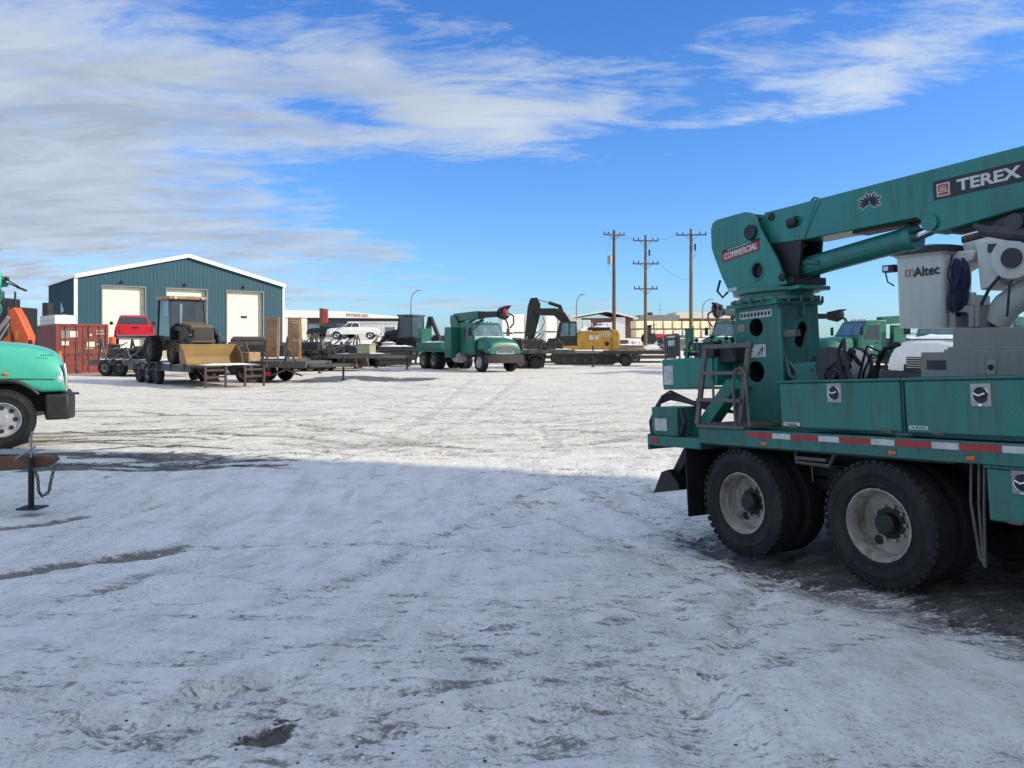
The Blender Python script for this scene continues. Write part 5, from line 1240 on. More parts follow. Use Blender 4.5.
snow_patch(ft, -1.6, 1.6, -1, 1, .82, .05, 2)
p = gat(912, 52)
m = MB(); m.bb(-1.8, 1.8, -1, 1, 1.0, 1.9); m.bb(-1.9, 1.9, -1.05, 1.05, .5, .9)
for i in range(9): m.bb(-1.75 + i * .42, -1.68 + i * .42, -1.03, -1.0, 1.0, 1.9)
for sx in (-1.2, 1.2): m.cyl((sx, 0, .4), .4, -1.05, 1.05, 'y', 18)
rb = thing('stake_trailer', 'black stake sided trailer dusted with snow beyond the teal service truck', 'trailer', p); o = m.build('stake_body', BLACK, rb); snow_patch(rb, -1.8, 1.8, -1, 1, 1.92, .1, 5)

# ================================================================== excavator
def excavator():
    p = gat(583, 57); sc = 1.0
    root = thing('excavator', 'yellow crawler excavator with a black folded boom and dark cab', 'excavator', p, pi)   # nose to -x
    root.location.z += .03; root.scale = (1, 1, 1.07)
    m = MB()
    for s in (-1, 1):
        pts = [(-1.9 + .42 * cos(a), .42 + .42 * sin(a)) for a in [R(v) for v in range(90, 271, 20)]] + [(1.9 + .42 * cos(a), .42 + .42 * sin(a)) for a in [R(v) for v in range(-90, 91, 20)]]
        m.prism(pts, s * 1.3 - .28, s * 1.3 + .28)
        for i in range(16): m.box((-1.9 + i * .253, s * 1.3, .855), (.07, .58, .04)); m.box((-1.9 + i * .253, s * 1.3, -.01), (.07, .58, .03))
    m.build('track', BLACK, root)
    m = MB()
    for s in (-1, 1):
        for i in range(5): m.cyl((-1.5 + i * .75, 0, .30), .16, s * 1.3 - .3, s * 1.3 + .3, 'y', 14)
    m.bb(-.9, .9, -1.1, 1.1, .45, .9); m.build('undercarriage', DKMET, root)
    m = MB(); m.prism([(-2.05, 1.0), (.55, 1.0), (.55, 2.0), (.2, 2.22), (-2.05, 2.28)], -1.3, 1.3); m.prism([(-1.95, .95), (-2.35, 1.05), (-2.52, 1.35), (-2.52, 2.0), (-2.38, 2.3), (-1.95, 2.36)], -1.33, 1.33); m.bb(.55, 1.1, -1.3, -.2, 1.0, 1.6); m.bb(.55, 1.6, .2, 1.3, 1.0, 1.25)
    b = m.build('engine_house', YELLOW, root, bevel=.05)
    m = MB(); m.bb(-1.9, -.3, -1.1, 1.1, 2.26, 2.5); m.build('engine_cover', BLACK, b, bevel=.08); snow_patch(b, -.6, .4, -1.2, 1.2, 2.26, .25, 3); snow_patch(b, -1.8, -1.0, -.9, .9, 2.5, .12, 6)
    for s in (-1, 1):
        text('maker_lettering', 'DEERE', .36, WINK, b, (-1.5, s * 1.31, 1.98), (pi / 2, 0, 0 if s < 0 else pi), bold=.006)
        m = MB(); m.cyl((-1.6, 0, 1.40), .16, min(s * 1.30, s * 1.31), max(s * 1.30, s * 1.31), 'y', 18); m.build('side_vent', BLACK, b)
    m = MB(); m.bb(-.4, -.1, -1.31, -1.302, 1.55, 1.95); m.bb(-1.0, -.7, 1.302, 1.31, 1.65, 1.95); m.bb(-.6, -.3, 1.302, 1.31, 1.65, 1.95); m.build('stencil_marks', WINK, b)
    m = MB(); m.prism([(.50, 1.25), (1.95, 1.25), (2.0, 1.9), (1.75, 2.85), (.55, 2.9)], .35, 1.28); c = m.build('cab', BLACK, root, bevel=.06)
    m = MB(); m.add([(1.15, 1.292, 1.9), (1.75, 1.292, 1.9), (1.6, 1.292, 2.75), (1.15, 1.292, 2.75)], [(0, 1, 2, 3)]); m.add([(.65, 1.292, 1.9), (1.05, 1.292, 1.9), (1.05, 1.292, 2.75), (.65, 1.292, 2.75)], [(0, 1, 2, 3)]); m.build('window', GLASSB, c)
    m = MB()
    m.prism([(.5, 1.3), (1.0, 1.2), (1.25, 2.1), (1.65, 2.9), (2.1, 3.3), (3.4, 3.35), (3.55, 3.55), (3.4, 3.8), (2.0, 3.82), (1.3, 3.5), (.7, 2.6)], -.28, .14)
    bo = m.build('boom', BLACK, root, bevel=.03)
    m = MB(); m.prism([(3.15, 3.3), (3.1, 4.1), (3.35, 4.55), (3.85, 4.5), (4.05, 3.9), (4.3, 1.4), (4.6, .8), (3.95, .8), (3.7, 1.2)], -.26, .10); m.build('dipper_arm', BLACK, bo, bevel=.03)
    m = MB(); m.tube([(1.7, -.08, 3.95), (2.5, -.08, 4.2)], .12, 12); m.prism([(1.4, 3.55), (1.8, 3.7), (1.85, 4.05), (1.6, 4.05)], -.2, .05); bc = m.build('arm_cylinder', BLACK, bo); m = MB(); m.tube([(2.5, -.08, 4.2), (3.35, -.08, 4.45)], .05, 10); m.build('cylinder_rod', CHROME, bc)
    m = MB(); m.prism([(3.6, 1.4), (4.4, 1.5), (4.8, .6), (4.4, -.05), (3.6, -.1), (3.3, .4)], -.5, .35); m.build('bucket', DKMET, root, bevel=.04)
    m = MB(); m.tube([(3.1, .16, 3.5), (2.8, .18, 2.9), (3.1, .16, 2.3), (3.6, .14, 1.9)], .03, 6); m.build('hydraulic_hose', BLACK, bo)
excavator()
p = gat(604, 62.5)
flatbed('long black lowboy trailer standing behind the yellow excavator', (p.x, p.y, p.z), pi, ln=11.0, w=2.8, dz=.55, mt=DKMET, snow=0, axles=2, wr=.36, tongue=1, ramps=0)
p = gat(637, 53.4)
flatbed('empty black flat trailer reaching right of the excavator', (p.x, p.y, p.z), -.1, ln=4.6, w=2.4, dz=1.05, mt=DKMET, snow=0, axles=1, wr=.42, tongue=0)
p = gat(541, 50)
clutter_trailer('grey trailer and jack between the green line truck and the excavator', 541, 49, -.05, 4.2, 12, GREY, 1.15, False, .8)
p = gat(528, 51)
root = thing('debris_bin', 'grey steel bin of scrap beside the nose of the green line truck', 'bin', p)
m = MB(); m.prism([(-1.0, 0), (1.0, 0), (1.3, 1.6), (-1.2, 1.6)], -.9, .9)
for x in (-.8, -.3, .3, .8): m.bb(x - .04, x + .04, -.95, -.9, .1, 1.55)
m.build('bin_body', GREY, root)
m = MB(); random.seed(4)
for k in range(9): m.box((random.uniform(-.9, .9), random.uniform(-.6, .6), 1.65), (.5, .2, random.uniform(.1, .6)), random.random())
m.build('scrap', GRATE, root)

# white wrapped crates stacked behind (two high)
cg = 'big white wrapped crates stacked two high'
desc = ['nearest the green truck boom', 'second from the green truck boom', 'in the middle of the row', 'just past the excavator dipper arm', 'nearest the excavator cab']
for i, px in enumerate((506, 516, 530, 549, 563)):
    d = 73 + i * .8
    for k in range(2):
        p = gat(px, d); zt_ = CAMZ + (HOR - 314) / F_PX * d - p.z; hh = (zt_ + .2) / 2
        crate(f'white wrapped crate {("on the ground", "on top of the stack")[k]} {desc[i]}', (p.x, p.y, p.z - .2 + k * hh), (1.22 if i < 3 else 1.15, 1.2, hh - .06), WHITE, .35, group=cg, name='wrapped_crate', strap=False)
# brown and white building
hut_ = at(575, 342, 112); C = gat(575, 112); z0 = C.z; Wd = (636 - 575) / F_PX * 112; root = thing('brown_building', 'brown clad building with a wide white gable roof beyond the excavator', 'building', C)
ze = CAMZ + (HOR - 318) / F_PX * 112 - z0; zp = CAMZ + (HOR - 311) / F_PX * 112 - z0
m = MB(); m.bb(.2, Wd - .4, 0, 12, 0, ze); m.build('wall', BROWN, root)
m = MB(); m.bb(-.6, .9, -.1, 0.2, 0, ze); m.bb(5.7, 7.2, -.1, .2, 0, ze + .1); m.build('white_panel', WHITE, root)
m = MB(); m.prism([(-1, ze - .05), (4.6, zp - .1), (Wd + .3, ze - .2), (Wd + .3, ze + .05), (4.6, zp + .15), (-1, ze + .2)], -.4, 12); m.build('roof', WHITE, root)
for x in (1.6, 3.2, 4.6):
    m = MB(); m.bb(x, x + .9, -.03, .0, ze * .35, ze * .75); f = m.build('window', WHITE, root); m = MB(); m.bb(x + .1, x + .8, -.05, -.03, ze * .4, ze * .7); m.build('pane', GLASS, f)
# white cube van / boxes before it
for i, (px, d, w_, h_, lb_) in enumerate(((582, 92, 1.9, 2.2, 'tall white cabinet between the excavator boom and the brown building'), (607, 90, 1.2, 1.9, 'white cabinet just beside the transformer pole'), (598, 88, 1.8, 1.2, 'low white arched tank beside the transformer pole'))):
    root = thing('storage_cabinet' if i < 2 else 'white_tank', lb_, 'cabinet' if i < 2 else 'tank', gat(px, d)); m = MB()
    if i < 2: m.bb(-w_ / 2, w_ / 2, -.6, .6, .1, h_); m.build('cabinet_body', WHITE, root, bevel=.03); m = MB(); m.bb(-.01, .01, -.61, -.6, .2, h_ - .1); m.bb(-w_ / 2 + .1, w_ / 2 - .1, -.5, .5, 0, .1); m.build('door_seam', BLACK, root)
    else: m.cyl((0, 0, .8), .75, -.9, .9, 'y', 24); m.build('tank_body', WHITE, root); m = MB(); m.cyl((0, 0, .8), .5, -.92, -.9, 'y', 24); m.build('tank_hatch', BLACK, root); m = MB(); m.bb(-.6, .6, -.7, .7, 0, .25); m.build('skid', DKMET, root)
# cream block rows
nrow = ('leftmost', 'second from the pole end', 'third along', 'fourth along', 'fifth along', 'sixth along', 'seventh along', 'nearest the near truck')
k = 0
lab_u = ['behind the foot of the tall brown pole', 'just right of the transformer pole', 'left of the double crossarm pole', 'behind the double crossarm pole', 'right of the double crossarm pole', 'midway between the two grey poles', 'left of the grey pole beside the near truck', 'behind the grey pole beside the near truck', 'right of the grey pole, nearest the near truck']
for i in range(9):
    px = 637 + i * 9.3
    for row in range(2):
        d = 96 + .5 * i; p = gat(px, d); z_ = p.z + (0 if row == 0 else 1.12)
        crate(('cream wrapped block in the lower row, ' if row == 0 else 'cream wrapped block in the upper row, ') + lab_u[i], (p.x, p.y - (.4 if row == 0 else 0), z_), (1.14, 1.2, 1.02), WHITED if row == 0 and i % 3 else CREAMY, .42, 'wrapped_block', 'block', 'cream wrapped blocks stacked in two rows', strap=(i % 2 == 0))
C = gat(640, 138); root = thing('grey_warehouse', 'long low grey warehouse with a cream rooftop block beyond the block stacks', 'building', C)
hz_ = lambda py, d=138: CAMZ + (HOR - py) / F_PX * d - C.z
Wd = 110 / F_PX * 138
m = MB(); m.bb(0, Wd * .36, 0, 14, 0, hz_(315)); m.bb(-9, 0, 1, 12, 0, hz_(320)); m.build('wall', GREYW, root)
m = MB(); m.bb(Wd * .36, Wd * 1.0, .5, 14, 0, hz_(318)); m.build('side_wing', CREAM, root)
m = MB(); m.bb(Wd * .36, Wd * 1.0, -.1, .5, hz_(321), hz_(318.5)); m.build('brown_band', BROWN, root)
m = MB(); m.bb(Wd * .38, Wd * 1.0, 5, 14, hz_(318), hz_(311)); m.build('rooftop_block', CREAM, root)
m = MB(); m.bb(1.8, 2.6, 2, 3, hz_(315), hz_(312)); m.build('roof_unit', DKMET, root)
m = MB()
for i in range(4): m.bb(Wd * .40 + i * 3.1, Wd * .40 + i * 3.1 + 1.1, .45, .5, hz_(330), hz_(323))
m.build('window', GLASS, root)
# small machine, crates right of the excavator
C = gat(655, 80); root = thing('small_tractor', 'small red tractor parked between the two grey poles', 'tractor', C, .3)
m = MB(); m.bb(-.2, 1.2, -.3, .3, .6, 1.05); m.bb(-.9, -.2, -.4, .4, .5, .8); m.build('tractor_hood', RED, root, bevel=.05)
m = MB(); m.bar((-.8, 0, .8), (-.8, 0, 1.9), .8, .05); m.bar((-.8, 0, 1.9), (-.1, 0, 1.95), .8, .05); m.build('roll_bar', BLACK, root)
for x, r_w in ((-.7, .55), (.9, .35)):
    for s in (-1, 1): m = MB(); m.cyl((x, 0, r_w), r_w, min(s * .4, s * .7), max(s * .4, s * .7), 'y', 18); m.build('wheel', RUBBER, root)
for i, (px, d, w_, h_, mt_, lb_) in enumerate(((621, 70, 1.2, 1.3, GREY, 'grey crate just behind the excavator counterweight'), (629, 72, .8, 1.1, CREAM, 'small cream crate in the clutter right of the excavator'), (636, 72, .7, 1.0, WHITE, 'small white crate nearest the double crossarm pole'), (668, 84, 2.2, .8, GREYW, 'low grey crate beyond the red tractor'), (684, 80, 1.6, .9, GREY, 'low grey crate beside the grey pole by the near truck'))):
    crate(lb_, gat(px, d), (w_, 1.0, h_), mt_, .1 * i, 'storage_crate', 'crate')

# ================================================================== power poles, wires, lamps
def pole(label, px, top, d, arms, mt, xf=False, r=.17):
    p = gat(px, d); root = thing('power_pole', label, 'power pole', p, 0, 'wooden power poles'); h = CAMZ + (HOR - top) / F_PX * d - p.z
    m = MB(); m.tube([(0, 0, -.3), (0, 0, h * .5), (0, 0, h)], [r * 1.15, r, r * .75], 12); m.build('pole_shaft', mt, root)
    pts = []
    for (dz_, ln, ang) in arms:
        m = MB(); c, s_ = cos(ang), sin(ang); m.bar((-ln / 2 * c, -ln / 2 * s_ - .16, h - dz_), (ln / 2 * c, ln / 2 * s_ - .16, h - dz_), .11, .13)
        m.bar((-ln / 4 * c, -.17, h - dz_), (0, -.17, h - dz_ - .6), .03, .04); m.bar((ln / 4 * c, -.17, h - dz_), (0, -.17, h - dz_ - .6), .03, .04); a = m.build('crossarm', GREY if mt is POLEG else mt, root)
        for t in (-.47, -.28, .28, .47):
            m = MB(); m.lathe([(.03, 0), (.07, .06), (.04, .1), (.07, .16), (.03, .24)], (ln * t * c, ln * t * s_ - .16, h - dz_ + .06), 'z', 8); m.build('insulator', BLACK, a)
            pts.append((p.x + ln * t * c, p.y + ln * t * s_ - .16, p.z + h - dz_ + .30))
    if xf:
        m = MB(); m.cyl((-.42, -.15, 0), .24, h - 3.3, h - 2.5, 'z', 16); m.bar((-.42, 0, h - 2.9), (0, 0, h - 2.9), .08, .2); m.tube([(-.42, -.1, h - 2.5), (-.6, 0, h - 1.8), (-.3, 0, h - .6)], .015, 5); m.tube([(-.5, -.1, h - 3.3), (-.65, 0, h - 3.9), (-.2, 0, h - 4.2)], .015, 5); m.build('transformer', PAVE, root)
    else:
        m = MB(); m.tube([(.1, -.1, h - 1.2), (.4, -.15, h - 1.8), (.35, -.1, h - 2.6), (.1, 0, h - 3.0)], .015, 5); m.bb(.28, .42, -.3, -.1, h - 2.1, h - 1.5); m.build('cutout_fuse', BLACK, root)
    return pts
w1 = pole('tall brown power pole with a round transformer, nearest the excavator', 614, 230, 75, [(.5, 2.2, .3)], POLEW, True)
w2 = pole('grey power pole with three crossarms, between the other two poles', 645.5, 235, 78, [(.6, 2.6, .1), (2.9, 2.6, .05), (5.4, 2.4, .05)], POLEG, r=.16)
w3 = pole('grey power pole with one crossarm, closest to the near truck', 691, 229, 76, [(.6, 2.9, -.1)], POLEG, r=.18)
def wire(a, b, sag, label, r=.012):
    a, b = Vector(a), Vector(b); m = MB(); m.tube([a.lerp(b, t / 14) - Vector((0, 0, sag * 4 * (t / 14) * (1 - t / 14))) for t in range(15)], r, 5)
    mesh_thing(m, 'power_line', BLACK, label, 'power line', 'wires strung between the poles')
wire(w1[1], w2[0], .35, 'sagging wire from the transformer pole to the top of the three arm pole')
wire(w2[3], w3[0], .4, 'sagging wire from the top arm of the three arm pole to the last pole')
wire(w2[7], (w3[0][0] + 1.2, w3[0][1], w3[0][2] - 4.6), .5, 'lower sagging wire from the second arm towards the last pole')
wire(w1[0], (w1[0][0] - 2.2, w1[0][1] - 1.0, w1[0][2] - .35 + .6), .0, 'short slack wire end reaching out over the excavator side of the transformer pole') if False else None
def lamp(label, px, top, d, dirx):
    p = gat(px, d); h = CAMZ + (HOR - top) / F_PX * d - p.z
    root = thing('street_lamp', label, 'street lamp', p, 0, 'tall curved street lamps'); m = MB()
    m.tube([(0, 0, -.2), (0, 0, h - 1.6), (dirx * .12, 0, h - .9), (dirx * .5, 0, h - .35), (dirx * 1.1, 0, h - .1)], [.10, .08, .07, .06, .05], 8); m.build('lamp_post', GREYW, root)
    m = MB(); m.box((dirx * 1.35, 0, h - .06), (.6, .25, .12)); m.build('lamp_head', GREYW, root, bevel=.03)
lamp('curved street lamp rising behind the dark cab backhoe', 411, 290, 100, .75)
lamp('curved street lamp behind the excavator boom', 576.5, 294, 104, .6)
lamp('curved street lamp just right of the last power pole', 702.5, 299, 110, .9)
for px, top, lb_ in ((660, 302, 'thin bare mast over the grey warehouse roof'), (716, 303, 'thin bare mast nearest the near truck turret')):
    p = gat(px, 150); h = CAMZ + (HOR - top) / F_PX * 150 - p.z; root = thing('mast', lb_, 'mast', p); m = MB(); m.tube([(0, 0, 0), (0, 0, h)], [.09, .04], 6); m.build('mast_shaft', PAVE, root); m = MB(); m.tube([(-.4, 0, h * .8), (.4, 0, h * .8)], .03, 5); m.build('mast_bracket', PAVE, root)

# ================================================================== warehouse outside the frame on the right: it throws the long shadow
SUN = Vector((.982, -.19, 0)).normalized(); ELEV = 27.0; te = math.tan(R(ELEV))
root = thing('warehouse', 'plain metal warehouse standing right of the yard', 'building')
bx = 27.0; by = 12.25 - .1935 * bx; hB = (bx + 8.9) / .98 * te + .1
root.location = (bx, by, 0); root.rotation_euler.z = math.atan2(-.19, .982)
m = MB(); m.bb(0, 22, -60, 0, 0, hB); y = -59
while y < 0: m.bb(-.04, 0, y, y + .05, 0, hB); y += .3
m.build('wall', SIDING, root)
m = MB(); m.bb(-.08, 22.1, -60.1, .02, hB, hB + .12); m.build('roof', WHITE, root)
for k_ in range(4):
    m = MB(); m.bb(-.09, -.045, -50 + k_ * 11, -45.5 + k_ * 11, 0, 4.5); m.build('overhead_door', CREAM, root)

# ================================================================== the ground
def g2(px, py):
    d = 8.0
    for _ in range(60):
        x = (px - 512) / F_PX * d; nd = (CAMZ - gz(x, d)) * F_PX / max(4, (py - HOR)); d = d * .5 + nd * .5
    return ((px - 512) / F_PX * d, d)
TR = []      # (points, half width, strength, depth, kind)
def tr(pts, w, s, dep=.02, kind=0, soft=1.0): TR.append(([g2(*p) for p in pts], w, s, dep, kind, soft))
tr([(-60, 583), (20, 574), (70, 566), (120, 560), (165, 552)], .17, 2.2, .014, 1)
tr([(-60, 533), (30, 526), (80, 518)], .12, 1.6, .010, 1)
tr([(60, 600), (110, 588), (150, 573)], .12, .8, .006, 1)
random.seed(5)
for i in range(46):                                    # thin wet streaks where the wheels have worn through to the ground
    t_ = random.random() ** 1.3; px_ = 35 + 230 * t_ + random.uniform(-20, 40); py_ = random.choice((random.uniform(400, 450), random.uniform(440, 470), random.uniform(452, 468)))
    l_ = random.uniform(20, 75); sl_ = random.uniform(-.09, .05)
    tr([(px_ - l_, py_ - l_ * sl_), (px_, py_ + random.uniform(-1.2, 1.2)), (px_ + l_, py_ + l_ * sl_)], random.uniform(.035, .13), random.uniform(.55, 1.25) * (1 - .45 * t_), .005, 3)
for i in range(110):                                   # short tan scuffs on the sunlit lot
    px_ = random.uniform(120, 680); py_ = random.uniform(378, 460); l_ = random.uniform(8, 60); sl_ = random.choice((-.12, .06, -.03, .2)) * random.random()
    tr([(px_ - l_, py_ - l_ * sl_), (px_, py_ + random.uniform(-1, 1)), (px_ + l_, py_ + l_ * sl_)], random.uniform(.05, .2), random.uniform(.35, .85), .006, 0)






tr([(700, 540), (760, 562), (850, 590), (960, 618), (1100, 655)], .42, .8, .012, 0)
tr([(540, 468), (600, 480), (680, 505), (720, 535)], .45, .42, .008, 0)
tr([(610, 500), (680, 530), (740, 562), (800, 585)], .22, .55, .012, 1)
tr([(520, 500), (600, 535), (700, 575), (740, 590)], .16, .4, .02, 1)
tr([(560, 480), (650, 520), (720, 548)], .13, .5, .02, 1)
tr([(700, 700), (738, 640), (752, 600), (762, 580)], .14, .45, .025, 1)
tr([(620, 590), (680, 615), (730, 640)], .2, .35, .01, 0)
tr([(320, 381), (345, 377), (395, 380), (415, 379)], .9, 2.2, .01, 3)
tr([(395, 373), (440, 374), (500, 377)], .45, 2.0, .01, 3)
tr([(375, 748), (350, 738)], .13, .42, .008, 0)
tr([(250, 736), (262, 733), (277, 735)], .05, 1.5, .012, 5)
tr([(279, 719), (290, 718)], .026, 1.3, .01, 5)
tr([(180, 700), (240, 690), (300, 670), (420, 640), (470, 625)], .16, .22, .006, 1)
tr([(20, 735), (120, 720), (230, 690)], .16, .25, .008, 1)
tr([(670, 690), (700, 720), (730, 760)], .2, .4, .01, 0)
tr([(330, 600), (400, 560), (500, 520), (560, 505)], .25, .22, .015, 0)
tr([(640, 600), (660, 650), (650, 700)], .30, .22, .004, 0)
random.seed(77)
for i in range(26):                                    # faint old tyre tracks wandering over the packed snow
    y0_ = random.uniform(480, 790); x0_ = random.uniform(-150, 500); a_ = random.uniform(-.55, .1)
    L_ = random.uniform(350, 700)
    for off in (0, 1):
        tr([(x0_ + L_ * t, y0_ + off * (26 + (y0_ - 470) * .25) + L_ * t * a_ * .45 + 30 * sin(t * 3 + i)) for t in (0, .25, .5, .75, 1)], .085, random.uniform(.30, .58), random.uniform(.004, .009), 1)
TR = [t for t in TR if all(p[1] < 40 for p in t[0])]
# long sweeping tyre tracks over the sunlit lot
for (a, b, c, s) in (((150, 395), (330, 400), (560, 390), .35), ((180, 425), (420, 415), (650, 400), .35), ((230, 450), (430, 440), (640, 430), .4), ((300, 460), (420, 420), (470, 380), .3), ((330, 462), (460, 420), (520, 378), .3), ((120, 385), (300, 388), (500, 384), .3),
                     ((380, 455), (520, 450), (640, 446), .4), ((560, 455), (520, 420), (400, 395), .3), ((200, 440), (300, 425), (420, 400), .3)):
    tr([a, b, c], .16, s + .2, .015, 1)
def segs():
    S = []
    for pts, w, s, dep, kind, soft in TR:
        acc = 0
        for a, b in zip(pts, pts[1:]):
            dx, dy = b[0] - a[0], b[1] - a[1]; l = hypot(dx, dy)
            if l < 1e-3: continue
            S.append((a[0], a[1], dx / l, dy / l, l, w, s, dep, kind, acc, min(a[0], b[0]) - w * 2.2, max(a[0], b[0]) + w * 2.2, min(a[1], b[1]) - w * 2.2, max(a[1], b[1]) + w * 2.2)); acc += l
    return S
SEG = segs()
# smooth the tracks: resample through Catmull-Rom
def smooth_tracks():
    global TR
    out = []
    for pts, w, s, dep, kind, soft in TR:
        if len(pts) > 2:
            P_ = [pts[0]] + list(pts) + [pts[-1]]; q = []
            for i in range(1, len(P_) - 2):
                for k in range(6):
                    t = k / 6; a, b, c, d = P_[i - 1:i + 3]
                    q.append(tuple(.5 * (2 * b[j] + (c[j] - a[j]) * t + (2 * a[j] - 5 * b[j] + 4 * c[j] - d[j]) * t * t + (3 * b[j] - a[j] - 3 * c[j] + d[j]) * t ** 3) for j in (0, 1)))
            q.append(pts[-1]); pts = q
        out.append((pts, w, s, dep, kind, soft))
    TR = out
smooth_tracks(); SEG = segs()
ys = [-60, -40, -25, -15, -9, -5, -2.5, -1, 0, .8]; y = 1.4
while y < 15: ys.append(y); y += .045 if y < 8 else .065
while y < 5000: ys.append(y); y *= 1.0 + min(.06, .0035 + (y - 15) * .0006)
xs = []; x = -9.0
while x < 8.0: xs.append(x); x += .055
st = .06
x = 8.0
while x < 3500: xs.append(x); st = min(st * 1.05, x * .2 + .1); x += st
st = .06; x = -9.06; left_ = []
while x > -3500: left_.append(x); st = min(st * 1.05, -x * .2 + .1); x -= st
xs = left_[::-1] + xs
cell = {}
for s in SEG:
    for i in range(int(math.floor(s[10])), int(math.floor(s[11])) + 1):
        for j in range(int(math.floor(s[12])), int(math.floor(s[13])) + 1): cell.setdefault((i, j), []).append(s)
verts = []; dirt = []; wet_shade = []
nz = noise.noise
for y in ys:
    for x in xs:
        z = gz(x, y); dv = 0; wv = 0
        if 1 < y < 60 and abs(x) < 45:
            for s in cell.get((int(math.floor(x)), int(math.floor(y))), ()):
                if not (s[10] <= x <= s[11] and s[12] <= y <= s[13]): continue
                rx, ry = x - s[0], y - s[1]; u = rx * s[2] + ry * s[3]; uc = min(max(u, 0), s[4]); dist = hypot(rx - uc * s[2], ry - uc * s[3]); w = s[5]
                wob = 1 + .45 * nz(Vector((x * 1.7, y * 1.7, 3.3))) + .3 * nz(Vector((x * 6, y * 6, 1)))
                q = dist / (w * wob)
                if q < 2:
                    f = max(0, 1 - q * q * .55) if q < 1.35 else 0
                    if s[8] == 1:
                        side = (rx * s[3] - ry * s[2]); trd = .55 + .45 * (1 if sin((s[9] + u) * 42 + abs(side) * 30) > 0 else 0); fz = f * trd
                        ridge = max(0, 1 - abs(q - 1.35) / .35) * .5
                        z += -s[7] * fz + s[7] * ridge * (.6 + .8 * nz(Vector((x * 5, y * 5, 9)))); dv = max(dv, f * s[6] * (.15 + .85 * trd))
                    else:
                        ridge = max(0, 1 - abs(q - 1.45) / .4) * .35 if s[8] == 2 else 0
                        z += -s[7] * f + s[7] * ridge * 1.6; dv = max(dv, f * s[6])
                        if s[8] in (2, 3, 5): wv = max(wv, f * s[6])
            if y < 22:
                k_ = min(1, (22 - y) / 8)
                k_ *= (1 - .75 * max(0, min(1, 1 - hypot(max(0, -1 - ((x - TO.x) * TF.x + (y - TO.y) * TF.y)), max(0, abs((x - TO.x) * TL.x + (y - TO.y) * TL.y) - 1.4)) / .5)))
                z += .55 * k_ * (.014 * nz(Vector((x * 1.3, y * 1.3, 0))) + .010 * nz(Vector((x * 3.7, y * 3.7, 5))) + .006 * nz(Vector((x * 9, y * 9, 7))))
            rx, ry = x - TO.x, y - TO.y; u = rx * TF.x + ry * TF.y; v = rx * TL.x + ry * TL.y      # bare wet ground under the near truck, darkened further as its wheel shade
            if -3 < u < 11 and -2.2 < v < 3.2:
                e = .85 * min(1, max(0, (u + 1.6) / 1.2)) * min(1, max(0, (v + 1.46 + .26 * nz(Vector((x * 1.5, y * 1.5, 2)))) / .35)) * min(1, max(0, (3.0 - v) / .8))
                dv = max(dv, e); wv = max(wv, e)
        verts.append((x, y, z)); dirt.append(dv); wet_shade.append(wv)
nx_ = len(xs); faces = []
for j in range(len(ys) - 1):
    o_ = j * nx_
    for i in range(nx_ - 1): faces.append((o_ + i, o_ + i + 1, o_ + nx_ + i + 1, o_ + nx_ + i))
me = bpy.data.meshes.new('snowy_yard'); me.from_pydata(verts, [], faces)
for p_ in me.polygons: p_.use_smooth = True
for nm, data in (('dirt', dirt), ('wet_shade', wet_shade)):
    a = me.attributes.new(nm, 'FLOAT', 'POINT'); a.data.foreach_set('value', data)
ground = bpy.data.objects.new('snowy_ground', me); col.objects.link(ground); ground['kind'] = 'structure'

